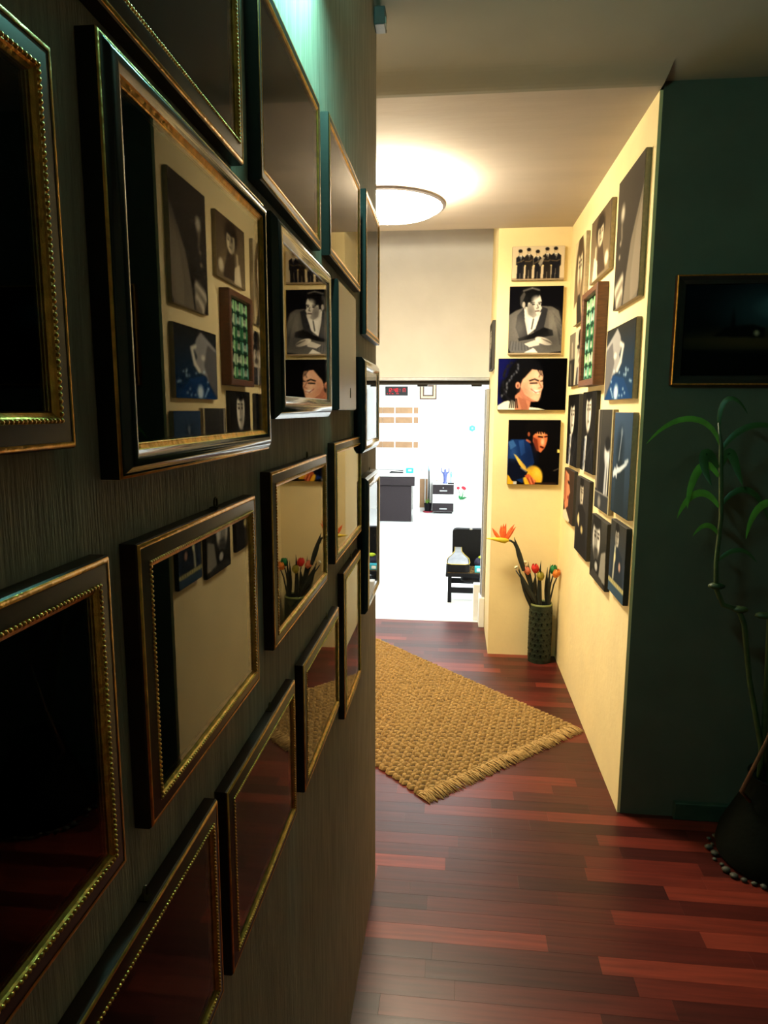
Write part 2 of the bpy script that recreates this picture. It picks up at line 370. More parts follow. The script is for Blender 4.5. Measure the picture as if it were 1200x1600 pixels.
def p_group():
    k = Ink(92, 60, (206, 190, 160)); k.rect(0, .93, 1, 1, (150, 132, 105))
    for i, (x, t, wd) in enumerate(((.16, .10, .085), (.32, .06, .08), (.49, .12, .08), (.67, .05, .09), (.83, .04, .10))):
        d = (34, 30, 28) if i % 2 else (24, 24, 30)
        k.poly([(x-wd, .24+t), (x-wd*.4, .17+t), (x+wd*.4, .17+t), (x+wd, .24+t), (x+wd*1.02, .55), (x+wd*.8, .60), (x+wd*.75, .95), (x-wd*.02, .95), (x, .62), (x-wd*.12, .95), (x-wd*.8, .95), (x-wd*.72, .60), (x-wd*1.02, .55)], d)
        k.poly([(x-wd*.3, .17+t), (x+wd*.3, .17+t), (x+.005, .33+t)], (235, 230, 220))
        k.line([(x, .2+t), (x, .30+t)], .008, (30, 30, 30))
        k.ell(x, .085+t, .036, .085, (120, 104, 84)); k.ell(x+.004, .10+t, .030, .072, (196, 176, 146)); k.ell(x-.006, .035+t, .040, .05, (28, 24, 22)); k.line([(x-.012, .085+t), (x+.016, .085+t)], .006, (70, 56, 46), .8)
        k.line([(x-wd*.8, .38+t), (x+wd*.2, .44), (x+wd*.7, .40)], .012, (100, 86, 62), .9)
        k.ell(x-wd*.85, .57, .014, .025, (235, 215, 150)); k.line([(x+wd*.5, .55), (x+wd*.45, .92)], .006, (60, 55, 50), .6)
    k.poly([(.5, .50), (.58, .30), (.62, .34), (.54, .60)], (170, 160, 140), .8); return k
def p_thinker():
    k = Ink(92, 118, (7, 7, 12))
    k.poly([(.0, .42), (.12, .36), (.30, .30), (.62, .29), (.80, .30), (.92, .36), (.97, .50), (1, .62), (1, .95), (.6, .99), (.05, .97), (0, .9)], (88, 86, 84))
    k.poly([(.30, .30), (.36, .45), (.40, .72), (.22, .78), (.13, .60), (.16, .42)], (46, 46, 50))
    k.poly([(.62, .30), (.72, .33), (.66, .60), (.50, .74), (.45, .60)], (40, 40, 44))
    k.poly([(.28, .31), (.45, .46), (.60, .37), (.50, .62), (.36, .71), (.30, .50)], (226, 224, 218))
    k.line([(.46, .48), (.43, .62)], .012, (60, 60, 60))
    k.poly([(.18, .76), (.42, .70), (.66, .60), (.82, .64), (.84, .72), (.5, .76), (.2, .80)], (14, 14, 16))
    k.poly([(.05, .80), (.34, .84), (.60, .76), (.74, .76), (.62, .86), (.46, .90), (.40, .97), (.05, .95)], (92, 92, 94))
    for i in range(9): k.line([(.05+.05*i, .80+.005*i), (.02+.06*i, .93)], .008, (52, 52, 55), .6)
    k.poly([(.30, .84), (.52, .78), (.60, .78), (.58, .86), (.40, .89)], (206, 200, 190))
    k.ell(.66, .80, .16, .05, (228, 220, 206), rot=.25)
    for i in range(4): k.line([(.62+.03*i, .765+.012*i), (.78+.015*i, .81+.012*i)], .006, (120, 110, 100), .8)
    k.poly([(.30, .97), (.48, .90), (.56, .97)], (225, 222, 215)); k.rect(0, .975, 1, 1, (160, 140, 110))
    for i in range(6): k.line([(.82+.02*i, .40+.05*i), (.97, .55+.06*i)], .012, (50, 50, 52), .6); k.line([(.74+.02*i, .36), (.76+.01*i, .62)], .007, (120, 118, 115), .4)
    k.poly([(.30, .22), (.40, .12), (.56, .12), (.60, .22), (.585, .28), (.61, .32), (.58, .36), (.56, .43), (.46, .47), (.36, .40), (.30, .32)], (206, 202, 194))
    k.poly([(.33, .26), (.44, .26), (.48, .36), (.52, .42), (.46, .465), (.36, .41)], (140, 136, 130), .8)
    k.ell(.38, .12, .20, .115, (14, 14, 15), rot=-.25); k.poly([(.22, .14), (.36, .16), (.34, .30), (.27, .30), (.21, .24)], (18, 18, 20))
    k.poly([(.20, .16), (.27, .08), (.30, .12), (.25, .22), (.24, .32), (.20, .26)], (74, 72, 70), .8)
    k.line([(.26, .07), (.42, .03), (.55, .06)], .012, (120, 118, 115), .7)
    k.ell(.27, .27, .028, .045, (170, 164, 155)); k.line([(.40, .245), (.47, .235)], .010, (20, 20, 20)); k.line([(.54, .24), (.59, .235)], .009, (20, 20, 20))
    k.ell(.45, .265, .03, .012, (30, 30, 30)); k.ell(.56, .26, .02, .010, (30, 30, 30)); k.line([(.52, .27), (.545, .315), (.51, .325)], .008, (90, 86, 82))
    k.line([(.49, .365), (.56, .36)], .009, (80, 62, 58)); k.ell(.50, .20, .07, .05, (236, 232, 224), soft=.6, o=.7); k.ell(.40, .36, .06, .07, (96, 92, 88), soft=.7, o=.6); k.ell(.20, .60, .12, .16, (120, 118, 114), soft=.7, o=.5); k.ell(.86, .52, .10, .14, (132, 130, 124), soft=.7, o=.5); k.ell(.80, .80, .15, .10, (50, 50, 52), soft=.7, o=.5); return k.noise(.05)
def p_smile():
    k = Ink(110, 84, (5, 5, 10)); k.grad((10, 12, 70), (4, 4, 8), 0); k.a *= np.clip(1.25-2.3*s_u(k), .08, 1)[..., None]
    k.ell(.40, .34, .26, .36, (8, 8, 12), soft=.1); k.ell(.22, .62, .20, .30, (8, 8, 11), soft=.15)
    k.poly([(0, .92), (.10, .84), (.22, .80), (.34, .92), (.60, .96), (.72, 1), (0, 1)], (236, 230, 205))
    k.poly([(.26, .72), (.36, .60), (.50, .78), (.47, 1), (.26, 1)], (190, 122, 92)); k.poly([(.30, .74), (.42, .80), (.46, .98), (.36, 1)], (140, 80, 60), .6)
    k.poly([(.40, .26), (.50, .21), (.64, .24), (.66, .34), (.655, .42), (.665, .56), (.645, .62), (.63, .74), (.60, .83), (.52, .84), (.42, .78), (.33, .70), (.34, .50)], (226, 172, 140))
    k.poly([(.34, .55), (.40, .70), (.52, .80), (.58, .835), (.48, .84), (.38, .78), (.33, .70)], (168, 104, 82), .85)
    k.ell(.52, .56, .09, .08, (240, 196, 168), soft=.5, o=.8)
    k.poly([(.50, .60), (.62, .62), (.60, .68), (.53, .66)], (246, 240, 232)); k.line([(.49, .59), (.56, .66), (.62, .64)], .008, (150, 70, 60), .9)
    k.line([(.47, .43), (.54, .40), (.59, .43)], .014, (20, 14, 12)); k.line([(.48, .48), (.57, .475)], .014, (24, 16, 14)); k.line([(.63, .44), (.66, .43)], .012, (20, 14, 12))
    k.line([(.60, .46), (.645, .56), (.60, .575)], .008, (150, 96, 76), .9)
    k.ell(.295, .52, .035, .065, (205, 140, 110)); k.ell(.295, .53, .015, .035, (120, 66, 50))
    for i in range(26):
        t = i/25; x = .30-.24*t+.02*math.sin(9*t); y = .12+.62*t
        k.ell(x+random.uniform(-.02, .02), y, .012, .02, (70, 72, 84) if i % 3 else (120, 122, 132), soft=.5, o=.7)
    for i in range(7): k.line([(.36+.02*i, .22), (.34+.008*i, .42-.01*i)], .010, (10, 9, 10))
    k.line([(.58, .22), (.62, .31), (.60, .36)], .010, (20, 14, 12), .9); k.line([(.62, .24), (.645, .34)], .007, (20, 14, 12), .9)
    for i in range(5): k.line([(.20+.02*i, .78), (.18+.03*i, .96)], .008, (18, 15, 16))
    k.ell(.40, .62, .07, .14, (176, 112, 88), soft=.8, o=.55); k.ell(.57, .33, .05, .06, (246, 206, 180), soft=.8, o=.6); k.ell(.56, .77, .05, .04, (240, 194, 166), soft=.8, o=.5)
    for i in range(40):
        a_ = random.uniform(1.9, 4.6); k.ell(.24+.16*math.cos(a_), .45+.38*math.sin(a_), .016, .024, (20, 19, 24), soft=.5, o=.9)
    return k.noise(.05)
def s_u(k): return k.U
def p_guitar():
    k = Ink(90, 112, (6, 5, 7))
    k.poly([(.0, .34), (.06, .30), (.22, .30), (.36, .30), (.44, .40), (.52, .66), (.40, .80), (.30, .98), (.0, .86)], (16, 40, 92))
    k.poly([(.0, .34), (.10, .31), (.16, .40), (.05, .46)], (60, 108, 168), .7); k.poly([(.2, .32), (.3, .31), (.34, .50), (.26, .56)], (36, 74, 140), .7)
    k.poly([(.0, .84), (.12, .94), (.14, 1), (0, 1)], (228, 168, 32))
    k.ell(.50, .89, .185, .185, (236, 182, 44)); k.poly([(.11, .52), (.16, .54), (.36, .72), (.38, .80), (.28, .76)], (238, 192, 70))
    k.poly([(.02, .60), (.14, .60), (.30, .76), (.40, .80), (.36, .88), (.10, .95), (0, .82)], (9, 13, 30)); k.line([(.26, .74), (.37, .80)], .010, (130, 130, 140), .8)
    k.ell(.50, .91, .13, .09, (214, 150, 30), soft=.3, o=.7)
    k.poly([(.34, .86), (.42, .83), (.56, .94), (.56, 1), (.46, 1)], (196, 92, 54)); 
    for i in range(4): k.line([(.40+.035*i, .90), (.45+.035*i, .99)], .010, (226, 128, 84) if i % 2 else (132, 52, 30))
    k.rect(.54, .965, .95, .995, (38, 26, 20)); k.rect(.12, .95, .19, 1, (190, 190, 190))
    k.ell(.52, .16, .20, .15, (9, 7, 8))
    k.poly([(.48, .24), (.56, .18), (.72, .19), (.76, .24), (.745, .33), (.73, .38), (.70, .44), (.63, .50), (.56, .47), (.52, .40), (.48, .34)], (206, 110, 66))
    k.poly([(.48, .26), (.56, .30), (.58, .40), (.60, .49), (.55, .46), (.50, .38)], (110, 42, 24), .9); k.ell(.62, .22, .08, .03, (236, 160, 108), soft=.5)
    k.ell(.665, .335, .035, .055, (240, 176, 136), soft=.5)
    k.line([(.58, .255), (.66, .265)], .012, (18, 8, 6)); k.line([(.70, .26), (.76, .25)], .010, (18, 8, 6)); k.line([(.63, .41), (.68, .425)], .014, (60, 14, 10))
    k.ell(.395, .22, .022, .035, (150, 74, 46)); k.line([(.36, .31), (.42, .34)], .016, (190, 96, 60))
    for i in range(6): k.line([(.52+.04*i, .13), (.54+.045*i, .20+.008*(i % 3))], .012, (9, 7, 8))
    k.rect(.95, .45, 1, .50, (225, 210, 110)); k.line([(.9, .78), (1, .74)], .006, (90, 80, 70)); k.ell(.42, .55, .12, .16, (10, 22, 56), soft=.8, o=.6); k.ell(.10, .50, .07, .10, (44, 86, 150), soft=.8, o=.5); k.ell(.58, .84, .07, .07, (250, 214, 96), soft=.8, o=.6); k.ell(.55, .37, .04, .09, (120, 48, 28), soft=.8, o=.6); return k.noise(.05)
def p_r1():
    k = Ink(48, 90, (64, 58, 50)).grad((74, 67, 58), (46, 41, 36))
    k.poly([(1, .22), (.86, .34), (.62, .55), (.48, .80), (.42, 1), (.95, 1), (1, .9)], (120, 110, 94)); k.poly([(1, .3), (.8, .5), (.68, .8), (.7, 1), (1, .95)], (142, 130, 112), .7)
    k.ell(.24, .28, .07, .06, (190, 180, 160), soft=.5); k.line([(.22, .38), (.24, .46)], .03, (130, 120, 104), .7)
    k.ell(.2, .50, .03, .02, (150, 138, 120), soft=.5); k.ell(.18, .60, .03, .018, (160, 150, 128), soft=.5)
    for i in range(4): k.line([(.34, .80+.05*i), (.10+.04*i, .86+.05*i)], .05, (200, 190, 168) if i % 2 == 0 else (120, 110, 95))
    return k
def p_r2():
    k = Ink(44, 60, (104, 88, 66)).grad((86, 72, 54), (120, 104, 78)); k.ell(.5, .25, .22, .22, (50, 40, 30), soft=.2)
    k.poly([(.36, .95), (.40, .5), (.62, .46), (.8, .95)], (66, 54, 42)); face(k, .52, .34, .14, (206, 190, 156), (46, 38, 30), .5)
    k.poly([(.16, .98), (.22, .62), (.40, .72), (.42, .98)], (212, 196, 160)); k.ell(.86, .80, .08, .1, (214, 200, 168), soft=.3); k.line([(.3, .5), (.28, .9)], .03, (230, 214, 176), .7); return k
def p_r3():
    k = Ink(40, 84, (188, 168, 126)).grad((206, 188, 146), (170, 150, 110)); k.ell(.5, .36, .42, .34, (74, 60, 42), soft=.15); k.ell(.45, .6, .46, .3, (96, 80, 58), soft=.3)
    face(k, .52, .36, .22, (216, 198, 160), (70, 56, 40), 0, beard=(120, 100, 74)); k.poly([(.4, .66), (.62, .66), (.9, 1), (.3, 1)], (44, 40, 34)); k.poly([(.0, .8), (.3, .72), (.4, 1), (0, 1)], (200, 182, 140)); return k
def p_grid():
    k = Ink(40, 80, (28, 60, 40))
    for j in range(6):
        for i in range(3):
            g = random.choice([(150, 200, 140), (90, 160, 110), (180, 200, 160), (50, 110, 70), (120, 170, 150)])
            x0, y0 = .04+i*.32, .025+j*.162; k.rect(x0, y0, x0+.28, y0+.14, g)
            face(k, x0+.14, y0+.07, .06, (200, 210, 180), (20, 40, 28)); k.rect(x0+.04, y0+.11, x0+.24, y0+.14, (24, 60, 44))
    return k
def p_r5():
    k = Ink(52, 64, (46, 46, 44)).grad((44, 42, 38), (24, 58, 100))
    k.poly([(.0, .25), (.4, .04), (.52, .16), (.56, .32), (.50, .40), (.54, .46), (.46, .62), (.30, .66), (.05, .95), (0, 1)], (150, 148, 146)); k.poly([(0, .3), (.24, .2), (.34, .5), (.2, .8), (0, 1)], (84, 82, 84), .8)
    k.line([(.54, .26), (.62, .30), (.56, .50), (.46, .60)], .03, (232, 226, 206)); k.ell(.36, .40, .05, .04, (226, 220, 200), soft=.4); k.poly([(.1, 1), (.3, .66), (.7, .72), (.95, 1)], (26, 62, 112), .7)
    for i in range(22): k.ell(random.uniform(.25, .95), random.uniform(.6, .97), .018, .018, (190, 220, 240), soft=.5, o=.8)
    k.ell(.45, .9, .07, .10, (206, 226, 240), soft=.4); return k
def p_r6():
    k = Ink(48, 56, (60, 56, 50)); k.rect(0, 0, .42, 1, (104, 96, 82)); k.rect(.42, 0, .46, 1, (190, 176, 140)); k.rect(0, .5, .42, 1, (40, 38, 34)); k.line([(.2, .2), (.22, .45)], .03, (160, 150, 130)); k.line([(.15, .6), (.2, .95)], .04, (90, 84, 74))
    k.rect(.46, 0, 1, 1, (170, 160, 138)); k.ell(.74, .15, .13, .16, (26, 24, 22)); k.rect(.55, .28, .95, .34, (26, 24, 22)); face(k, .75, .44, .12, (200, 190, 168), (40, 36, 32), 0, beard=(60, 54, 48)); k.poly([(.5, 1), (.58, .68), (.92, .68), (1, 1)], (56, 54, 54)); k.line([(.68, .7), (.7, 1)], .02, (190, 186, 176)); return k
def p_bw(seed, dark=(14, 14, 14), cx=.45, cy=.3, look=.6, suit=(20, 20, 22), skin=(222, 214, 196), strip=True):
    rs = random.Random(seed); k = Ink(44, 84, dark); k.poly([(0, 1), (.08, .62), (.4, .52), (.8, .58), (1, .75), (1, 1)], suit)
    face(k, cx, cy, .19, skin, tuple(c*.6 for c in dark), look)
    if strip: k.poly([(.30, .56), (.46, .54), (.38, 1), (.22, 1)], (196, 192, 182)); k.line([(.34, .6), (.28, .95)], .025, (80, 96, 130))
    for i in range(8): k.line([(rs.random(), .6), (rs.random(), 1)], .012, (60, 60, 62), .5)
    return k
def p_r9():
    k = Ink(44, 90, (40, 42, 44)).grad((60, 58, 54), (30, 32, 38)); k.rect(0, 0, .12, .8, (90, 84, 74)); k.rect(.06, 0, .10, .8, (170, 160, 140))
    for i in range(5): k.line([(.2+.03*i, 0), (.16+.02*i, .8)], .01, (110, 104, 92) if i % 2 else (26, 26, 28), .8)
    k.ell(.72, .42, .16, .12, (206, 206, 204), soft=.3); k.line([(.7, .5), (.66, .8)], .06, (180, 184, 190)); k.line([(.84, .45), (.8, .8)], .03, (230, 230, 226)); k.ell(.74, .33, .17, .07, (30, 30, 32), soft=.2)
    k.rect(0, .82, 1, .835, (150, 146, 138)); k.rect(0, .835, 1, 1, (52, 54, 58)); k.ell(.35, .92, .1, .06, (130, 126, 118), soft=.4); k.rect(.93, 0, 1, 1, (176, 164, 124)); return k
def p_r10():
    k = Ink(54, 90, (42, 58, 74)).grad((58, 78, 104), (38, 50, 60)); k.ell(.4, .38, .2, .2, (34, 46, 58), soft=.5); k.poly([(.2, 1), (.24, .5), (.5, .44), (.72, .55), (.74, 1)], (34, 44, 52), .8)
    k.line([(.46, .22), (.36, .46)], .018, (150, 164, 180), .8); k.ell(.46, .19, .05, .04, (130, 144, 160), soft=.4, o=.7)
    k.poly([(.06, .60), (.16, .54), (.24, .57), (.26, .50), (.31, .54), (.44, .53), (.80, .46), (.82, .49), (.46, .58), (.30, .60), (.28, .66), (.20, .62), (.08, .66)], (206, 216, 226)); k.line([(.7, .475), (.86, .45)], .02, (176, 190, 204)); return k
def p_r11():
    k = Ink(40, 70, (70, 52, 40)).grad((62, 46, 36), (52, 42, 36)); k.poly([(.1, .05), (.5, .1), (.56, .3), (.66, .42), (.52, .5), (.5, .7), (.2, .8), (.05, .6)], (204, 130, 92)); k.poly([(.1, .05), (.3, .15), (.28, .6), (.1, .7)], (150, 84, 58), .7)
    k.line([(.4, .24), (.54, .26)], .03, (40, 24, 18)); k.line([(.42, .54), (.54, .53)], .03, (120, 50, 40)); k.poly([(0, .85), (.3, .78), (.7, .95), (.6, 1), (0, 1)], (224, 206, 176)); return k
def p_r12():
    k = Ink(44, 84, (44, 42, 40)).grad((56, 52, 48), (40, 40, 42)); face(k, .45, .2, .13, (210, 198, 172), (28, 26, 24), .4); k.poly([(.1, 1), (.2, .38), (.5, .33), (.8, .42), (.95, 1)], (34, 32, 32))
    k.ell(.26, .56, .09, .06, (196, 176, 120), soft=.3); k.ell(.56, .66, .08, .05, (190, 172, 116), soft=.3); k.line([(.28, .50), (.3, .62)], .03, (226, 210, 160)); return k
def p_r13():
    k = Ink(48, 66, (40, 40, 38)).grad((66, 64, 58), (30, 30, 28)); face(k, .36, .34, .24, (212, 208, 196), (36, 34, 32), .3, beard=(50, 48, 46)); k.ell(.42, .76, .14, .11, (20, 20, 20)); k.ell(.42, .76, .09, .07, (190, 188, 180), soft=.3)
    k.poly([(.6, .9), (.7, .5), (.95, .42), (1, .9)], (180, 174, 160), .7); k.poly([(0, 1), (.2, .84), (.8, .88), (1, 1)], (60, 58, 54)); return k
def p_r14():
    k = Ink(50, 68, (52, 54, 56)).grad((60, 58, 52), (44, 60, 84)); face(k, .45, .2, .11, (196, 190, 176), (30, 28, 28), .4); k.poly([(.12, .84), (.22, .36), (.5, .32), (.82, .42), (.92, .84)], (40, 48, 58)); k.line([(.36, .36), (.30, .76)], .04, (190, 190, 170)); k.ell(.36, .48, .05, .07, (228, 222, 170), soft=.3); k.ell(.68, .56, .06, .06, (190, 150, 130), soft=.3)
    k.rect(0, .80, 1, .86, (200, 190, 130)); k.rect(0, .86, 1, 1, (58, 78, 96))
    for i in range(9): k.rect(.06+.1*i, .815, .11+.1*i, .845, (120, 112, 80))
    return k

# ------------------------------------------------------------------ canvases
def canvas(label, side, p0, p1, z0, z1, ink, depth=.022, edge='edge', group='canvas portraits on the corridor walls', tilt=0):
    """side: 'F' facing wall (p = x), 'R' cream corridor wall (p = y, far to near), 'P' pillar side"""
    wd = abs(p1-p0); c = (p0+p1)/2
    loc, rz = {'F': ((c, D2, z0), 0), 'R': ((B, c, z0), -PI/2), 'P': ((C, c, z0), -PI/2)}[side]
    t = thing('canvas_print', label, 'picture', loc, rz, group)
    t.rotation_euler = (0, tilt, rz) if side == 'F' else (0, 0, rz)
    MB().box(-wd/2, wd/2, -depth, -.0006, 0, z1-z0, .002).build('canvas_body', edge, t)
    ink_face('printed_face', ink, -wd/2+.0015, wd/2-.0015, .0015, z1-z0-.0015, -depth-.0008, 'print', t)
    return t
canvas('black-and-white canvas of five men in dark suits, topmost on the facing wall', 'F', .345, .676, 2.528, 2.738, p_group())
canvas('black-and-white canvas of a man in a jacket leaning on folded arms', 'F', .335, .678, 2.061, 2.493, p_thinker(), edge='edge')
canvas('colour canvas of a smiling person with long dark curls against black', 'F', .276, .7185, 1.703, 2.037, p_smile(), edge='edgedark')
canvas('colour canvas of a man in blue playing a yellow guitar, above the green vase', 'F', .355, .695, 1.207, 1.638, p_guitar(), edge='edgedark')
canvas('tall dark grey canvas with a pale slanting shape, nearest the ceiling corner', 'R', 3.232, 2.81, 2.143, 2.685, p_r1())
canvas('sepia canvas of a figure in light clothes, between two taller top-row canvases', 'R', 3.83, 3.37, 2.358, 2.672, p_r2())
canvas('narrow sepia canvas of a long-haired bearded face, farthest of the top row', 'R', 4.305, 3.987, 2.201, 2.68, p_r3())
canvas('dark canvas of a pale face in profile with blue sparkles below', 'R', 3.322, 2.809, 1.748, 2.066, p_r5())
canvas('black-and-white canvas of two figures, one in a tall hat, beside the wooden frame', 'R', 4.385, 3.895, 1.848, 2.16, p_r6(), edge='edgedark')
canvas('black canvas of a lit face above a dark suit, farthest in the middle row', 'R', 4.343, 3.974, 1.371, 1.795, p_bw(3), edge='edgedark')
canvas('black canvas of a person in an open dark jacket, under the wooden frame', 'R', 3.858, 3.506, 1.376, 1.799, p_bw(5, (30, 28, 26), .5, .24, .3), edge='edgedark')
canvas('grey street-scene canvas with vertical stripes, beside the slate-blue guitarist canvas', 'R', 3.431, 3.112, 1.228, 1.706, p_r9())
canvas('large slate-blue canvas of a guitarist with a white guitar', 'R', 3.078, 2.772, 1.26, 1.694, p_r10())
canvas('small brown canvas of an orange-lit face in profile, farthest of the bottom row', 'R', 4.37, 4.018, 1.024, 1.345, p_r11(), edge='edgedark')
canvas('dark canvas of a performer with two lit hands, bottom row', 'R', 3.927, 3.566, .912, 1.335, p_r12(), edge='edgedark')
canvas('black-and-white canvas of a bearded face at a microphone, bottom row', 'R', 3.459, 3.11, .872, 1.189, p_r13(), edge='edgedark')
canvas('dark blue-grey canvas with a pale title strip along its foot, bottom row', 'R', 3.043, 2.77, .906, 1.228, p_r14(), edge='edgedark')
canvas('thin canvas seen edge-on round the corner of the facing wall', 'P', 5.02, 4.68, 1.975, 2.295, p_bw(9, (70, 66, 58)), edge='edgedark')

# ------------------------------------------------------------------ framed pictures
def sweep(mb, W, Hh, prof):
    n = len(prof); vs = []
    for d, o in prof: vs += [(-W/2+d, -o, d), (W/2-d, -o, d), (W/2-d, -o, Hh-d), (-W/2+d, -o, Hh-d)]
    return mb.add(vs, [(k*4+i, k*4+(i+1) % 4, (k+1)*4+(i+1) % 4, (k+1)*4+i) for k in range(n-1) for i in range(4)])
def arc(d0, o0, d1, o1, h, n=6):
    """convex profile from (d0,o0) to (d1,o1) bulging outwards by h"""
    return [(d0+(d1-d0)*i/n, o0+(o1-o0)*i/n+h*math.sin(PI*i/n)) for i in range(n+1)]
STY = {
 'beaded': dict(body=('mahog', [(0, .0005), (0, .022), (.001, .0245)]), trim=('gold', [(.001, .0245), (.0018, .0262), (.0036, .0268), (.0046, .0262)]),
                cove=('mahog', [(.0046, .0262), (.0052, .0256), (.010, .0272), (.0165, .0285)]), lip=('gold', [(.0196, .0285), (.0206, .0262), (.0232, .0236), (.0240, .0215)]), bead=.0181, bo=.0290, pic=.0236, po=.0218),
 'black_gold': dict(body=('black', [(0, .0005), (0, .025)]), trim=('gold', [(0, .025), (.001, .0275), (.0024, .028)]),
                cove=('blackgloss', [(.0024, .028)]+arc(.0032, .0284, .021, .0350, .0065, 8)), lip=('gold', [(.021, .035), (.0215, .0325), (.0245, .0305), (.0255, .0308), (.0275, .027)]), bead=0, pic=.0272, po=.0272),
 'black_round': dict(body=('black', [(0, .0005), (0, .028)]), trim=None, cove=('blackgloss', arc(0, .028, .030, .0375, .0085, 12)), lip=('silver', [(.030, .0375), (.0306, .0378), (.0315, .034)]), bead=0, pic=.0312, po=.0342),
 'brown_gold': dict(body=('blackwood', [(0, .0005), (0, .026), (.002, .0285)]), trim=('gold', [(.002, .0285), (.003, .0297), (.0045, .0294)]),
                cove=('blackwood', [(.0045, .0294), (.0115, .0290), (.0125, .0285)]), lip=('gold', [(.0125, .0285), (.0145, .0292), (.0165, .0268), (.0185, .0266), (.0205, .0238)]), bead=0, pic=.0202, po=.0240),
}
def dark_photo(seed, top=(16, 15, 13), bot=(9, 9, 9), mat_border=None, w_=30, h_=24):
    rs = random.Random(seed); k = Ink(w_, h_, top).grad(top, bot)
    for i in range(5): k.ell(rs.random(), rs.uniform(.4, .9), rs.uniform(.06, .2), rs.uniform(.1, .3), tuple(c*rs.uniform(.5, 1.6) for c in top), soft=.6, o=.6)
    if mat_border:
        b = .13
        for r in ((0, 0, 1, b), (0, 1-b, 1, 1), (0, 0, b, 1), (1-b, 0, 1, 1)): k.rect(*r, mat_border)
    return k
def framed(label, y0, y1, z0, z1, style, ink, hook=False, group='dark framed pictures on the grey-green wall', glass=True):
    thin, grow = (.76, 1.05) if style == 'black_round' else (.60, 1.0605)      # slim mouldings; centres re-measured for that depth
    S = {k: ((v[0], [(d, o*thin if o > .001 else o) for d, o in v[1]]) if isinstance(v, tuple) else v) for k, v in STY[style].items()}
    S['po'] *= thin; S['bo'] = S.get('bo', 0)*thin
    y0, y1, z0, z1 = y0*grow, y1*grow, EYE+(z0-EYE)*grow, EYE+(z1-EYE)*grow
    W, Hh = abs(y1-y0), z1-z0
    t = thing('framed_picture', label, 'picture', (A, (y0+y1)/2, z0), PI/2, group)
    auto_smooth(sweep(MB(), W, Hh, S['body'][1]).build('moulding', S['body'][0], t), .5)
    if S['trim']: auto_smooth(sweep(MB(), W, Hh, S['trim'][1]).build('gilt_edge', S['trim'][0], t), .9)['label'] = 'thin gilt outer edge'
    auto_smooth(sweep(MB(), W, Hh, S['cove'][1]).build('face_moulding', S['cove'][0], t), .7)
    if S['bead']:
        d = S['bead']; bm = MB(); r = .0015
        sweep(bm, W, Hh, [(.0165, .0285*thin), (.0168, .0276*thin), (.0194, .0276*thin), (.0196, .0285*thin)])
        for x0, x1, zz in ((-W/2+d, W/2-d, d), (-W/2+d, W/2-d, Hh-d)):
            n = int((x1-x0)/.0040)
            for i in range(n+1): bm.ball((x0+(x1-x0)*i/n, -S['bo'], zz), r, 6, 4)
        for xx in (-W/2+d, W/2-d):
            n = int((Hh-2*d)/.0040)
            for i in range(1, n): bm.ball((xx, -S['bo'], d+(Hh-2*d)*i/n), r, 6, 4)
        bo = bm.build('bead_trim', 'gold', t, True); bo['kind'] = 'stuff'; bo['label'] = 'row of tiny gilt beads'
    sweep(MB(), W, Hh, S['lip'][1]).build('gilt_lip', S['lip'][0], t)
    p = S['pic']
    ink_face('photograph', ink, -W/2+p-.002, W/2-p+.002, p-.002, Hh-p+.002, -S['po']+.0015, 'photo', t)
    MB().box(-W/2+.004, W/2-.004, -.006, -.0006, .004, Hh-.004).build('backing', 'backing', t)
    if glass: MB().box(-W/2+p-.0015, W/2-p+.0015, -S['po']-.0012, -S['po'], p-.0015, Hh-p+.0015).build('glass_pane', 'glass', t)
    if hook is not False:
        hx = hook*W/2; hm = MB(); pts = [(hx+.004*math.cos(a), -.006, Hh+.005+.006*math.sin(a)) for a in np.linspace(-.6, PI+.6, 9)]
        hm.tube(pts, .0011, 6); hm.box(hx-.0045, hx+.0045, -.010, -.0006, Hh-.012, Hh+.001); hm.build('hanger', 'hook', t)
    return t
BL = (12, 12, 12)
def p_a1():
    k = Ink(60, 48, (150, 120, 95)); k.rect(.16, .0, .90, .80, (60, 150, 110)); k.rect(.16, 0, .9, .45, (50, 110, 150))
    for i in range(30):
        x = random.uniform(.2, .88); k.line([(x, random.uniform(.1, .3)), (x+.02, random.uniform(.4, .72))], .01, random.choice([(100, 190, 180), (40, 90, 90), (130, 220, 170), (24, 46, 56)]), .7)
    return k
def p_c2():
    k = dark_photo(22, (30, 27, 18), (22, 20, 15), None, 60, 46); k.poly([(.26, .46), (.47, .38), (.47, .62), (.30, .73)], (255, 250, 235)); k.line([(.365, .42), (.385, .68)], .008, (40, 36, 26)); k.line([(.27, .58), (.47, .49)], .008, (40, 36, 26))  # pale reflection of a mullioned window painted into the print
    return k
def p_c1():
    k = Ink(50, 40, (6, 6, 6)); k.poly([(0, .95), (.3, .72), (1, .62), (1, 1), (0, 1)], (96, 92, 88)); k.poly([(0, .98), (.6, .80), (1, .76), (1, 1), (0, 1)], (130, 120, 112), .8); k.line([(.1, .85), (.5, .66), (.9, .6)], .02, (14, 14, 13)); k.poly([(.62, .70), (.66, .55), (.72, .55), (.74, .68)], (40, 34, 24)); return k
framed('gilt-edged mahogany frame with a green-blue picture, cut off by the top of the photo', .39, .755, 1.960, 2.22, 'beaded', p_a1())
framed('brown frame with gilt edges right of the topmost green picture, top row', .815, 1.172, 1.965, 2.195, 'brown_gold', dark_photo(2, (30, 28, 25), (20, 19, 17)))
framed('brown gilt frame directly above the frameless dark panel, top row', 1.255, 1.647, 1.976, 2.217, 'brown_gold', dark_photo(3, (26, 24, 22), (16, 15, 14)))
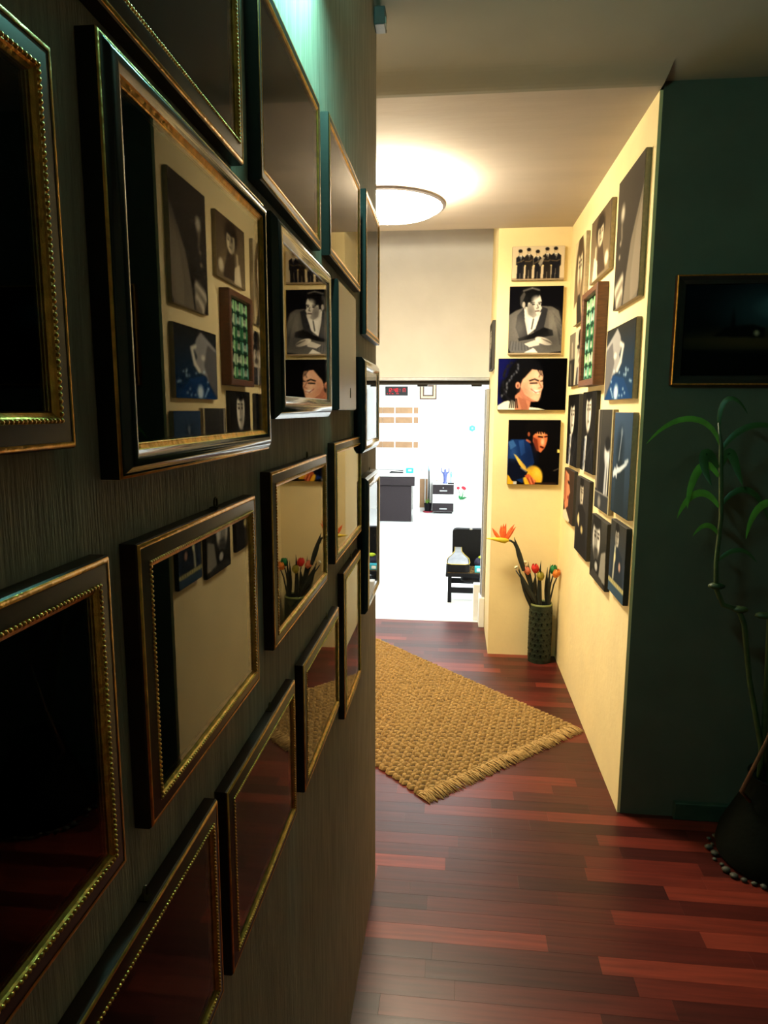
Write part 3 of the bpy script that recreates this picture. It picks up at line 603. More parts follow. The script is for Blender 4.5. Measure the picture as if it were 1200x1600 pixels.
framed('upright brown frame at the far end of the top row', 1.755, 2.06, 1.891, 2.242, 'brown_gold', dark_photo(4, (22, 20, 18), (14, 13, 12)))
framed('black picture with a wide olive-gilt beaded inner edge, at the left border of the photo', .09, .3955, 1.676, 1.903, 'beaded', dark_photo(5, (6, 6, 6), (4, 4, 4)))
framed('largest black-and-gold frame, its glass mirroring the portraits opposite', .447, .826, 1.651, 1.941, 'black_gold', dark_photo(6, (11, 10, 9), (7, 7, 6)))
framed('thick glossy black frame mirroring the man in a jacket', .848, 1.215, 1.688, 1.940, 'black_round', dark_photo(7, (12, 11, 10), (8, 8, 8)))
framed('small glossy black frame at the wall end, middle row', 1.658, 1.975, 1.593, 1.827, 'black_round', dark_photo(8))
framed('large mahogany frame with beaded edge at the lower left border of the photo', .10, .4265, 1.373, 1.602, 'beaded', p_c1())
framed('mahogany beaded frame directly below the largest black-and-gold frame', .467, .765, 1.372, 1.601, 'beaded', p_c2(), hook=.28)
framed('dark mahogany frame mirroring the flower vase', .8355, 1.211, 1.384, 1.621, 'beaded', dark_photo(11, (14, 13, 10), (10, 10, 8)), hook=.35)
framed('mahogany frame directly below the frameless satin panel', 1.296, 1.667, 1.395, 1.636, 'beaded', dark_photo(12), hook=.55)
framed('upright glossy black frame at the far wall end, third row', 1.715, 1.995, 1.163, 1.526, 'black_round', dark_photo(13), hook=.5)
framed('lowest mahogany frame with beaded edge, cut off by the bottom of the photo', .31, .610, 1.090, 1.3105, 'beaded', dark_photo(14, (15, 12, 9), (18, 15, 12)), hook=.05)
framed('mahogany frame mirroring red floor boards and the rug corner, bottom row', .638, .943, 1.082, 1.300, 'beaded', dark_photo(15, (9, 8, 7), (8, 7, 6)), hook=.3)
framed('small dark frame mirroring the rug, third from the left in the bottom row', 1.000, 1.328, 1.082, 1.299, 'beaded', dark_photo(16, (9, 8, 7), (8, 7, 6)), hook=.5)
framed('upright dark frame at the far end of the bottom row', 1.398, 1.657, 1.018, 1.351, 'beaded', dark_photo(17, (9, 8, 7), (8, 7, 6)), hook=.2)
# frameless panel
t = thing('frameless_panel', 'frameless satin grey-black panel between the thick black frame and the wall end', 'picture', (A, 1.52, 1.699), PI/2)
MB().box(-.122, .122, -.020, -.0006, 0, .263, .0015).build('panel_body', mat('satin_panel', (.020, .019, .018), .33, spec=.6, noise=.15, nscale=20), t)
MB().box(-.1195, .1195, -.0215, -.0195, .0025, .2605, .0008).build('panel_face', mat('satin_film', (.030, .028, .026), .30, spec=.9, noise=.1, nscale=9), t)
MB().box(.028, .034, -.0223, -.0213, .028, .05).build('scratch_mark', 'backing', t)
# wooden shadow-box frame on the cream wall
t = thing('framed_collage', 'thick brown wooden frame holding a green grid of small photographs', 'picture', (B, 3.645, 1.826), -PI/2)
Wc, Hc = .40, .487
sweep(MB(), Wc, Hc, [(0, .0006), (0, .052), (.004, .056), (.03, .056), (.034, .050), (.036, .034)]).build('wooden_frame', 'wood', t)
MB().box(-Wc/2+.005, Wc/2-.005, -.032, -.001, .005, Hc-.005).build('backing', 'edgedark', t)
ink_face('photo_grid', p_grid(), -Wc/2+.034, Wc/2-.034, .034, Hc-.034, -.034, 'print', t)
# landscape painting on the green wall
t = thing('landscape_painting', 'dark landscape painting in a brown gilt-edged frame above the plant', 'painting', (1.137, D1-.004, 1.798), 0)
Wl, Hl = .64, .405
sweep(MB(), Wl, Hl, [(0, .0006), (0, .028)]).build('moulding', 'wood', t)
sweep(MB(), Wl, Hl, [(0, .028), (.003, .031), (.006, .029)]).build('gilt_edge', 'gold', t)
sweep(MB(), Wl, Hl, [(.006, .029), (.02, .024), (.034, .022), (.036, .014)]).build('face_moulding', 'blackwood', t)
k = Ink(100, 64, (12, 12, 14)).grad((10, 14, 20), (10, 8, 6)); k.ell(.60, .28, .30, .25, (44, 60, 66), soft=.6); k.ell(.66, .25, .16, .12, (66, 96, 104), soft=.5)
k.rect(0, .58, 1, .70, (44, 34, 22), .7); k.ell(.5, .6, .45, .10, (62, 46, 28), soft=.6); k.poly([(.20, .56), (.28, .46), (.44, .44), (.52, .48), (.52, .58)], (9, 8, 7)); k.poly([(.305, .48), (.318, .26), (.335, .48)], (6, 6, 6)); k.ell(.47, .53, .016, .03, (170, 150, 120), soft=.3); k.ell(.75, .55, .2, .06, (20, 18, 14), soft=.5)
ink_face('painted_canvas', k, -Wl/2+.034, Wl/2-.034, .034, Hl-.034, -.013, 'print', t)
MB().box(-Wl/2+.004, Wl/2-.004, -.010, -.001, .004, Hl-.004).build('backing', 'backing', t)

# ------------------------------------------------------------------ lamps and small fittings
LX, LY, LR = -.374, 3.70, .308
t = thing('ceiling_lamp', 'round flush ceiling lamp with a pale metal rim, glowing white', 'lamp', (LX, LY, H-.001), 0)
MB().lathe([(LR*.45, 0), (LR*.45, -.028), (LR*.4, -.030)], n=40).build('base_plate', 'white', t)
for k in range(3): MB().tube([(LR*.42*math.cos(2.1*k+.4), LR*.42*math.sin(2.1*k+.4), -.02), (LR*.93*math.cos(2.1*k+.4), LR*.93*math.sin(2.1*k+.4), -.094)], .005, 8).build('bracket', 'silver', t, True)
n = 56
auto_smooth(MB().lathe([(LR-.030, -.100), (LR-.020, -.113), (LR-.004, -.108), (LR, -.098), (LR-.012, -.088), (LR-.030, -.100)], n=n, cap0=False, cap1=False).build('rim', mat('lamp_rim', (.33, .29, .29), .5, metal=.3, noise=.05), t))
MB().lathe([(LR-.028, -.094), (LR-.034, -.114), (LR*.82, -.132), (LR*.6, -.146), (LR*.3, -.154), (.02, -.156)], n=n, cap0=False).build('glass_diffuser', emit_mat('lamp_glow', (1, .87, .62), LAMP_L), t, True)
MB().lathe([(LR-.032, -.090), (LR*.80, -.072), (LR*.47, -.048)], n=n, cap0=False, cap1=False).build('upper_diffuser', emit_mat('lamp_upper_glow', (1, .87, .62), LAMP_L*1.1), t, True)
t = thing('tube_lamp', 'short cool-white tube lamp fixed high on the grey-green wall', 'lamp', (A, 1.06, 2.49), PI/2)
MB().box(-.19, .19, -.03, -.0006, .02, .06, .004).build('housing', 'white', t)
for sx in (-1, 1): MB().box(sx*.175-.012, sx*.175+.012, -.088, -.02, -.010, .03, .003).build('end_cap', 'white', t)
MB().tube([(-.163, -.075, .004), (.163, -.075, .004)], .011, 12).build('tube', emit_mat('tube_glow', (.32, 1.0, .83), TUBE_L), t, True)
t = thing('cable_box', 'tiny grey junction box at the top end of the grey-green wall', 'fitting', (A, 2.19, HN-.062), PI/2)
MB().box(-.028, .028, -.034, -.0006, 0, .05, .003).build('box_body', mat('grey_plastic', (.20, .23, .24), .5, noise=.1), t)
MB().box(-.024, .012, -.0365, -.034, .003, .022, .001).build('label_plate', 'white', t)
MB().tube([(0, -.012, .05), (0, -.012, .0615)], .006, 8).build('conduit', 'silver', t)

# ------------------------------------------------------------------ rug
RP = Vector((-.090, 2.735, 0)); ru = Vector((.7215, .6924, 0)); rv = Vector((-.6924, .7215, 0)); RW, RL = 1.105, 2.0
t = thing('jute_rug', 'chunky braided jute rug with a fringed edge lying askew on the floor', 'rug', RP, math.atan2(ru.y, ru.x))
MB().box(.012, RW-.012, .06, RL, .0005, .007, .002).build('rug_base', 'jutebase', t)
cu, cv = .0345, .0255; NU, NV = int(RW/cu), int((RL-.05)/cv)
dome = [(0, 0, 1)]+[(math.cos(2*PI*k/8)*.72, math.sin(2*PI*k/8)*.72, .72) for k in range(8)]+[(math.cos(2*PI*k/8), math.sin(2*PI*k/8), 0) for k in range(8)]
dome = np.array(dome); df = [(0, 1+k, 1+(k+1) % 8) for k in range(8)]+[(1+k, 9+k, 9+(k+1) % 8, 1+(k+1) % 8) for k in range(8)]
V = []; Fc = []
for j in range(NV):
    for i in range(NU):
        a = (i+j) % 2; ang = (.42 if a else -.42)+random.uniform(-.16, .16)
        rx, ry, rz_ = cu*.60*random.uniform(.85, 1.1), cv*.50*random.uniform(.85, 1.1), .017*random.uniform(.85, 1.2)
        p = dome*np.array([rx, ry, rz_]); c_, s_ = math.cos(ang), math.sin(ang)
        x = p[:, 0]*c_-p[:, 1]*s_+(i+.5+(.25 if j % 2 else -.25)*0)*RW/NU; y = p[:, 0]*s_+p[:, 1]*c_+.055+(j+.5)*(RL-.05)/NV
        o = len(V)*17; V.append(np.stack([x, y, p[:, 2]+.0035+random.uniform(-.001, .001)], 1)); Fc += [tuple(q+o for q in f) for f in df]
mb = MB(); mb.v = np.concatenate(V).tolist(); mb.f = Fc
ob = mb.build('braided_weave', 'jute', t, True); ob['kind'] = 'stuff'
mb = MB()
for i in range(330):
    x = RW*(i+.5)/330+random.uniform(-.006, .006); dx = random.gauss(0, .012)
    l = random.uniform(.065, .09); z = random.uniform(.003, .013)
    mb.tube([(x, .062, z+.003), (x+dx*.4, .062-l*.45, z+.003), (x+dx, .062-l, max(.0028, z-.006))], [.0024, .0030, .0015], 5)
for i in range(int(RW/.03)):
    x = .015+i*.03; mb.ball((x, .056, .009), (.016, .009, .008), 7, 4)
ob = mb.build('fringe', 'jutefringe', t, True); ob['kind'] = 'stuff'; ob['label'] = 'frayed straw-coloured fringe'

# ------------------------------------------------------------------ vase with artificial flowers
VX, VY, VR, VH = .603, 4.522, .077, .405
t = thing('flower_vase', 'tall dark green pierced ceramic vase in the corner of the cream walls', 'vase', (VX, VY, 0), 0)
nt_, nz_ = 96, 72; mb = MB(); vs = []
for j in range(nz_+1):
    z = VH*j/nz_
    for i in range(nt_):
        a = 2*PI*i/nt_; u = i/nt_*12; v = j/nz_*11
        r = VR*(.985+.02*math.sin(PI*j/nz_))
        row = int(v); du = (u+.5*(row % 2)) % 1-.5; dv = v-row
        if .06 < j/nz_ < .93:
            q = math.hypot(du*1.6, dv*1.2); r += .0022*math.cos(q*13)
        vs.append((r*math.cos(a), r*math.sin(a), z))
fs = []
for j in range(nz_):
    for i in range(nt_):
        u = (i+.5)/nt_*12; v = (j+.5)/nz_*11; row = int(v); du = (u+.5*(row % 2)) % 1-.5; dv = v-row-.5
        if .07 < j/nz_ < .92 and abs(du)*1.5+abs(dv)*1.1 < .24: continue
        fs.append((j*nt_+i, j*nt_+(i+1) % nt_, (j+1)*nt_+(i+1) % nt_, (j+1)*nt_+i))
mb.add(vs, fs).build('pierced_body', 'vase', t, True)
MB().lathe([(VR*.90, .004), (VR*.90, VH-.002)], n=32, cap1=False).build('inner_sleeve', 'vasedark', t, True)
MB().lathe([(VR*.885, VH-.004), (VR*.90, VH+.004), (VR*.96, VH+.006), (VR*.995, VH+.002), (VR*.99, VH-.006)], n=40, cap0=False, cap1=False).build('rim', 'rim', t, True)
MB().lathe([(VR*.9, .0), (VR*.985, .001), (VR*.985, .012)], n=40, cap1=False).build('foot', 'vase', t)
def blade(mb, p0, p1, wd, bow=.01, n=7):
    """a pointed strap leaf with a folded midrib"""
    p0, p1 = Vector(p0), Vector(p1); d = p1-p0; s = d.cross(Vector((0, 1, 0))).normalized(); b = Vector((0, -1, 0)); vs = []
    for i in range(n):
        q = i/(n-1); c = p0+d*q+s*bow*math.sin(PI*q); w_ = wd*(.45+1.0*math.sin(PI*min(1, q*.75+.12)))*(1-q**3)+.0004
        vs += [c-s*w_, c+b*w_*.35, c+s*w_, c-b*w_*.10]
    fs = [(i*4+k, i*4+(k+1) % 4, (i+1)*4+(k+1) % 4, (i+1)*4+k) for i in range(n-1) for k in range(4)]+[(0, 1, 2, 3), tuple(range(4*n-4, 4*n))]
    return mb.add(vs, fs)
FB = (VX, VY)
def V3(x, z, y=4.50): return (x-VX, y-VY, z)
def bloom(name, label, tip, col, size, kind='tulip', leaf=None):
    t = thing(name, label, 'flower', (VX, VY, .02), 0, 'artificial flowers in the green vase')
    tx, tz, ty = tip; b0 = Vector((max(-.045, min(.045, (tx-VX)*.28)), (ty-VY)*.3, 0)); top = Vector((tx-VX, ty-VY, tz-.02)); 
    cl = lambda v: max(-.052, min(.052, v))
    rimp = Vector((cl((tx-VX)*.55), cl((ty-VY)*.55), VH-.02)); b0 = Vector((-rimp.x*.5, -rimp.y*.5, 0)); mid = rimp
    MB().tube([b0, rimp, rimp.lerp(top, .55)+Vector((0, 0, .006)), top-Vector((0, 0, size*.9))], [.0058, .0058, .0052, .0042], 7).build('stem', 'stem', t, True)
    m = mat(name+'_petal', col, .6, noise=.25, nscale=60)
    dr = (top-mid).normalized()
    for k in range(6 if kind == 'tulip' else 0):
        a = 2*PI*k/6; x = Vector((math.cos(a), math.sin(a), 0)); vs = []; fs = []; tg = Vector((-math.sin(a), math.cos(a), 0))
        for i in range(6):
            q = i/5; r = size*.42*(math.sin(PI*(.12+.68*q))**.8); wd = size*.30*math.sin(PI*min(.97, .15+.8*q))+.0004
            c = top+dr*(size*1.15*(q-.9))+x*r
            vs += [c-tg*wd, c+x*.002, c+tg*wd]
        for i in range(5):
            for j in (0, 1): fs.append((i*3+j, i*3+j+1, i*3+j+4, i*3+j+3))
        MB().add(vs, fs).build('petal', m, t, True)
    if kind == 'pom':
        for k in range(9):
            a = 2.4*k; rr = size*.30*math.sqrt(k/9); MB().ball((top.x+rr*math.cos(a), top.y+rr*math.sin(a)*.6, top.z-size*.4+.006*(k % 3)), size*.24, 7, 5).build('petal', m, t, True)
    if leaf:
        mb = MB(); blade(mb, rimp+Vector((.006, -.006, -.06)), Vector((leaf[0]-VX, leaf[2]-VY, leaf[1]-.02)), leaf[3]*1.25); mb.build('leaf', 'leafdark', t)
    return t
bloom('artificial_tulip', 'red artificial tulip standing tallest in the green vase', (.548, .682, 4.475), rgb(205, 45, 35), .054, leaf=(.503, .700, 4.48, .010))
bloom('artificial_tulip', 'salmon pink artificial tulip left of the red one in the vase', (.493, .662, 4.49), rgb(222, 125, 90), .052, leaf=(.441, .664, 4.49, .009))
bloom('artificial_tulip', 'olive yellow artificial tulip in the middle of the vase', (.583, .634, 4.455), rgb(150, 140, 45), .052, leaf=(.588, .710, 4.49, .009))
bloom('artificial_tulip', 'green artificial tulip at the right of the vase', (.676, .672, 4.50), rgb(20, 120, 60), .052, leaf=(.631, .668, 4.48, .008))
bloom('artificial_tulip', 'orange artificial tulip leaning to the wall at the right of the vase', (.694, .652, 4.47), rgb(225, 130, 45), .052, leaf=(.648, .690, 4.475, .007))
bloom('artificial_tulip', 'cream white artificial blossom behind the salmon pink tulip', (.478, .690, 4.535), rgb(240, 228, 185), .046, 'pom', leaf=(.55, .62, 4.45, .010))
bloom('artificial_tulip', 'tiny white artificial blossom low on the left of the vase', (.428, .652, 4.53), rgb(244, 236, 200), .028, 'pom')
t = thing('bird_of_paradise', 'orange bird-of-paradise flower leaning left out of the green vase', 'flower', (VX, VY, .02), 0, 'artificial flowers in the green vase')
def L(x, z, y=4.49): return Vector((x-VX, y-VY, z-.02))
MB().tube([(.01, -.01, 0), (-.035, -.02, .385), L(.50, .60), L(.425, .79), L(.405, .825), L(.385, .838), L(.365, .842)], [.006, .007, .010, .009, .0075, .007, .007], 8).build('stem', 'stem', t, True)
mb = MB(); blade(mb, L(.475, .64, 4.47), L(.404, .868, 4.475), .013, .0); blade(mb, L(.55, .44, 4.46), L(.435, .655, 4.465), .012, .004); mb.build('sheath_leaf', 'leafdark', t)
mb = MB(); P = [L(.372, .842), L(.345, .838), L(.312, .843), L(.27, .848), L(.216, .851)]; mb.tube(P, [.008, .019, .017, .010, .0008], 10)
m = mat('spathe', rgb(170, 170, 35), .5, noise=.5, nscale=12, color2=rgb(235, 195, 40)); mb.build('spathe', m, t, True)
mp = mat('orange_petal', rgb(235, 80, 35), .5, noise=.4, nscale=30, color2=rgb(240, 125, 60))
for (bx, bz, tx, tz, wd) in ((.335, .850, .334, .955, .0088), (.328, .850, .318, .945, .0088), (.342, .850, .350, .958, .0088), (.315, .848, .258, .925, .0088), (.355, .850, .405, .952, .0088), (.360, .848, .415, .935, .0088)):
    mb = MB(); blade(mb, L(bx, bz), L(tx, tz, 4.485), wd, .004); mb.build('petal', mp, t)
mb = MB(); blade(mb, L(.345, .85, 4.495), L(.388, .912, 4.50), .008, .0); mb.build('blue_tongue', mat('violet_tongue', rgb(70, 50, 75), .5, noise=.2), t)

# ------------------------------------------------------------------ potted plant by the green wall
PX, PY = 1.235, 2.50
t = thing('tall_plant', 'tall thin plant with arching strap leaves against the green wall', 'plant', (PX, PY, .12), 0)
def Q(x, z, y=2.5): return Vector((x-PX, y-PY, z-.12))
trunk = [Q(1.17, .20), Q(1.165, .45), Q(1.10, .72), Q(1.065, .93), Q(1.04, .985), Q(.985, 1.0), Q(.957, 1.06), Q(.950, 1.16), Q(.955, 1.32), Q(.945, 1.45), Q(.935, 1.58), Q(.922, 1.66)]
MB().tube(trunk, [.011, .011, .010, .010, .011, .010, .009, .008, .008, .008, .007, .004], 8).build('stem', 'plantstem', t, True)
MB().tube([Q(1.22, .22), Q(1.17, .48), Q(1.16, .75), Q(1.15, .96), Q(1.18, 1.2), Q(1.24, 1.42), Q(1.28, 1.6)], [.011, .011, .010, .010, .009, .008, .005], 8).build('stem', 'plantstem', t, True)
MB().tube([Q(1.14, .24, 2.47), Q(1.085, .30, 2.45), Q(1.15, .50, 2.44), Q(1.24, .78, 2.46)], [.007, .008, .007, .005], 7).build('twig', 'twig', t, True)
for c in (Q(1.045, .985), Q(1.13, .965), Q(.958, 1.07)): MB().ball(c, (.032, .02, .013), 8, 5).build('node_ring', 'plantstem', t, True)
def leaf(pts, wd, m, tw=0.):
    pts = [Vector(p) for p in pts]; n = 13; vs = []
    def bez(q):
        a = pts
        while len(a) > 1: a = [a[i].lerp(a[i+1], q) for i in range(len(a)-1)]
        return a[0]
    for i in range(n):
        q = i/(n-1); c = bez(q); d = (bez(min(1, q+.02))-bez(max(0, q-.02))).normalized()
        s = d.cross(Vector((0, 1, 0)));  s = (s.normalized()*math.cos(tw)+Vector((0, 1, 0))*math.sin(tw)) if s.length > 1e-4 else Vector((1, 0, 0))
        w_ = wd*(math.sin(PI*min(1, .06+.94*q))**.7)*(1-.25*q)+.0006; nrm = d.cross(s).normalized()
        vs += [c-s*w_, c+nrm*w_*.25, c+s*w_, c+nrm*(w_*.25-.0012)]
    fs = [(i*4+k, i*4+(k+1) % 4, (i+1)*4+(k+1) % 4, (i+1)*4+k) for i in range(n-1) for k in range(4)]+[(0, 1, 2, 3), tuple(range(4*n-4, 4*n))]
    return auto_smooth(MB().add(vs, fs).build('leaf', m, t), 1.2)
leaf([Q(.932, 1.58), Q(.90, 1.69), Q(.80, 1.70), Q(.74, 1.66), Q(.672, 1.585, 2.47)], .011, 'plantleaf')
leaf([Q(.928, 1.60), Q(.905, 1.74), Q(.945, 1.78), Q(.99, 1.74), Q(1.0, 1.69, 2.46)], .010, 'plantdark', .5)
leaf([Q(.938, 1.56), Q(.96, 1.62), Q(1.03, 1.68), Q(1.10, 1.66), Q(1.14, 1.62)], .012, 'plantdark', .3)
leaf([Q(.930, 1.50), Q(.89, 1.58), Q(.865, 1.57), Q(.875, 1.50), Q(.90, 1.44, 2.46)], .020, 'plantdark')
leaf([Q(.940, 1.50), Q(.96, 1.59), Q(.975, 1.57), Q(.99, 1.50), Q(1.005, 1.44, 2.46)], .018, 'plantdark')
leaf([Q(.935, 1.47), Q(.88, 1.56), Q(.86, 1.50), Q(.83, 1.42), Q(.82, 1.36, 2.45)], .016, 'plantleaf')
leaf([Q(.945, 1.36), Q(.90, 1.43), Q(.86, 1.43), Q(.82, 1.38), Q(.784, 1.325, 2.44)], .014, 'plantleaf')
leaf([Q(.950, 1.26), Q(.92, 1.31), Q(.89, 1.30), Q(.845, 1.262, 2.45)], .010, 'plantleaf')
leaf([Q(.948, 1.36), Q(1.0, 1.46), Q(1.06, 1.44), Q(1.10, 1.38), Q(1.12, 1.30)], .012, 'plantdark', .3)
leaf([Q(1.20, 1.30), Q(1.13, 1.42), Q(1.08, 1.40), Q(1.05, 1.32), Q(1.025, 1.255, 2.45)], .015, 'plantleaf')
leaf([Q(.952, 1.16), Q(1.0, 1.22), Q(1.05, 1.22), Q(1.09, 1.16)], .009, 'plantdark', .3)
t = thing('plant_pot', 'dark bell-shaped plant pot with pebbles round its foot, under the tall plant', 'pot', (PX, PY, 0), 0)
auto_smooth(MB().lathe([(.17, .001), (.19, .012), (.196, .04), (.185, .10), (.15, .18), (.115, .26), (.10, .32), (.104, .345), (.095, .345), (.09, .31)], n=36, cap1=False).build('pot_body', 'vessel', t), .8)
MB().lathe([(.0905, .315), (.05, .318), (.01, .32)], n=24, cap0=False).build('soil', 'vasedark', t)
rs = random.Random(4)
for i in range(34):
    a = PI*.75+i*.065*PI*.75; r = .205+rs.uniform(-.008, .016); q = rs.uniform(.007, .016); MB().ball((r*math.cos(a), r*math.sin(a), q*.72), (q*rs.uniform(.8, 1.4), q*rs.uniform(.8, 1.3), q*.7), 7, 5).build('pebble', 'pebble', t, True)
bs = tag(MB().box(.945, 3.3, D1-.030, D1-.0045, 0, .075, .003).build('baseboard_green', mat('green_baseboard', (.03, .055, .035), .5, noise=.2)), 'dark green skirting at the foot of the green wall', kind='structure')

# ------------------------------------------------------------------ far room furniture
# bench with the open instrument case
t = thing('low_bench', 'low black wooden bench just beyond the doorway', 'bench', (.25, 6.05, 0))
MB().box(-.31, .33, -.20, .20, .238, .272, .004).build('bench_top', 'casebl', t)
MB().box(-.29, .31, -.18, .18, .272, .276).build('inlay', mat('speckled_glass', (.20, .13, .05), .2, noise=.6, nscale=40), t)
for sx in (-.272, .30):
    for sy in (-.17, .17): MB().box(sx-.017, sx+.017, sy-.017, sy+.017, 0, .238, .002).build('leg', 'casebl', t)
MB().box(-.255, .283, -.182, -.158, .088, .138, .002).build('stretcher', 'casebl', t); MB().box(-.255, .283, .158, .182, .088, .138, .002).build('stretcher', 'casebl', t)
auto_smooth(MB().lathe([(.085, .180), (.098, .186), (.102, .20), (.094, .212), (.094, .232), (.104, .237)], -.075, -.08, 28).build('hanging_basin', 'casebl', t), .6)['label'] = 'round black basin slung under the bench top'
t = thing('instrument_case', 'open black guitar case with grey plush lining on the low bench', 'case', (.05, 5.90, .277))
out = [(-.103, .0), (-.098, -.025), (-.06, -.035), (.06, -.035), (.098, -.025), (.103, .0), (.095, .06), (.055, .12), (.032, .17), (.03, .25), (-.03, .25), (-.032, .17), (-.055, .12), (-.095, .06)]
n = len(out); mb = MB(); vs = [(x, y, 0.0) for x, y in out]+[(x, y, .072+.38*(y+.035)) for x, y in out]
mb.add(vs, [tuple(range(n))[::-1], tuple(range(n, 2*n))]+[(i, (i+1) % n, n+(i+1) % n, n+i) for i in range(n)]).build('case_shell', 'casebl', t)
mb = MB(); mb.tube([(x, y, .073+.38*(y+.035)) for x, y in out+out[:1]], .0028, 6).build('yellow_piping', mat('piping', rgb(190, 170, 60), .6, noise=.1), t, True)
inn = [(x*.9, y*.97-.001) for x, y in out]
MB().add([(x, y, .0735+.38*(y+.035)) for x, y in inn]+[(0, .05, .0735+.38*.085)], [(i, (i+1) % n, n) for i in range(n)]).build('plush_lining', 'cloth', t)
lid = [(-.055, .10), (-.048, .07), (-.02, .05), (.06, .045), (.12, .0), (.20, .0), (.40, .04), (.40, .345), (-.02, .345), (-.045, .335), (-.055, .31)]
MB().prism(lid, .235, .315, 1).build('case_lid', 'casebl', t)
MB().box(.10, .125, .232, .24, .338, .352, .002).build('latch', 'silver', t)
t = thing('tissue_box', 'small cyan box on the low bench', 'box', (.245, 5.905, .277)); MB().box(-.048, .06, -.03, .03, 0, .05, .003).build('box_body', mat('cyan_card', rgb(40, 165, 190), .6, noise=.1), t); MB().box(-.03, .01, -.032, -.03, .012, .038).build('label_patch', 'white', t)
t = thing('cloth_bag', 'dark blue bag with a lime pocket, behind the cyan box', 'bag', (.27, 6.02, .277)); auto_smooth(MB().ball((0, 0, .06), (.075, .05, .06), 14, 8).build('bag_body', mat('navy_cloth', (.03, .035, .09), .8, noise=.4, nscale=25, bump=.5), t), 3); MB().ball((.0, -.03, .115), (.042, .03, .016), 10, 6).build('lime_pocket', mat('lime', rgb(190, 215, 40), .6, noise=.1), t, True)
# reception desk
t = thing('office_desk', 'white desk with a padded charcoal front panel', 'desk', (-1.2, 10.2, 0))
MB().box(-.60, .67, -.03, .62, .70, .745, .004).build('desk_top', 'white', t)
MB().box(.58, .65, .0, .60, 0, .70, .004).build('side_panel', 'white', t); MB().box(-.60, -.53, 0, .60, 0, .70, .004).build('side_panel', 'white', t)
auto_smooth(MB().prism([(.02, .56), (.0, .555), (-.035, .565), (-.045, .60), (-.045, .65), (-.035, .685), (0, .695), (.02, .695)], -.52, .605, 0).build('padded_roll', 'charcoal', t), .9)
MB().box(-.52, .555, .0, .03, .004, .556, .006).build('front_panel', 'charcoal', t)
t = thing('cyan_carton', 'small cyan carton on the white desk', 'box', (-.68, 10.3, .745)); MB().box(-.055, .055, -.03, .03, 0, .075, .003).build('carton', mat('cyan_carton', rgb(20, 185, 200), .6, noise=.1), t); MB().box(-.02, .03, -.032, -.03, .03, .055).build('label_patch', 'white', t)
t = thing('desk_pen_tray', 'flat dark pen tray with a pen on the white desk', 'tray', (-.88, 10.3, .745)); MB().box(-.11, .10, -.04, .04, 0, .012, .003).build('tray', 'casebl', t); MB().tube([(-.09, 0, .020), (.10, .01, .034)], .006, 8).build('pen', 'casebl', t)
# white wall unit with tan strips
t = thing('wall_unit', 'large white wall board with rows of tan strips', 'board', (-1.0, 11.5, .70))
MB().box(-.9, .465, -.05, -.001, 0, 1.09, .004).build('board', 'white', t)
for z0 in (.943, .778, .366):
    for x0, x1 in ((-.8, -.46), (-.44, -.228), (-.225, -.025), (-.004, .284), (.305, .381)):
        MB().box(x0, x1, -.058, -.05, z0, z0+.102, .002).build('tan_strip', 'tan', t)
MB().box(-.9, .465, -.062, -.001, -.022, 0, .003).build('bottom_rail', 'silver', t)
# clock
t = thing('digital_clock', 'black digital wall clock with red glowing figures reading 12:48:17', 'clock', (-.99, 11.5, 1.94))
MB().box(-.19, .19, -.035, -.001, 0, .15, .004).build('clock_case', 'black', t)
led = emit_mat('red_led', (1, .03, .05), 1.6)
SEG = {'0': 'abcdef', '1': 'bc', '2': 'abged', '4': 'fgbc', '7': 'abc', '8': 'abcdefg'}
def digit(ch, x, z, w_, h_):
    mb = MB(); s = .0038
    R = {'a': (x, x+w_, z+h_-s, z+h_+s), 'g': (x, x+w_, z+h_/2-s, z+h_/2+s), 'd': (x, x+w_, z-s, z+s), 'f': (x-s, x+s, z+h_/2, z+h_), 'b': (x+w_-s, x+w_+s, z+h_/2, z+h_), 'e': (x-s, x+s, z, z+h_/2), 'c': (x+w_-s, x+w_+s, z, z+h_/2)}
    for q in SEG[ch]: a_, b_, c_, d_ = R[q]; mb.box(a_, b_, -.038, -.035, c_, d_)
    mb.build('digit', led, t)
for ch, x in (('1', -.150), ('2', -.112), ('4', -.045), ('8', -.004), ('1', .085), ('7', .118)): digit(ch, x, .060, .026, .058)
for x in (-.066, .058):
    for z in (.075, .102): MB().box(x-.004, x+.004, -.038, -.035, z-.004, z+.004).build('colon_dot', led, t)
for i, x in enumerate((-.155, -.115, -.075, -.06, .005, .03)): MB().box(x-.007, x+.007, -.038, -.035, .026, .036).build('indicator', led, t)
MB().tube([(.18, -.01, 0), (.183, -.01, -.06), (.178, -.01, -.12)], .003, 6).build('cord', 'white', t)
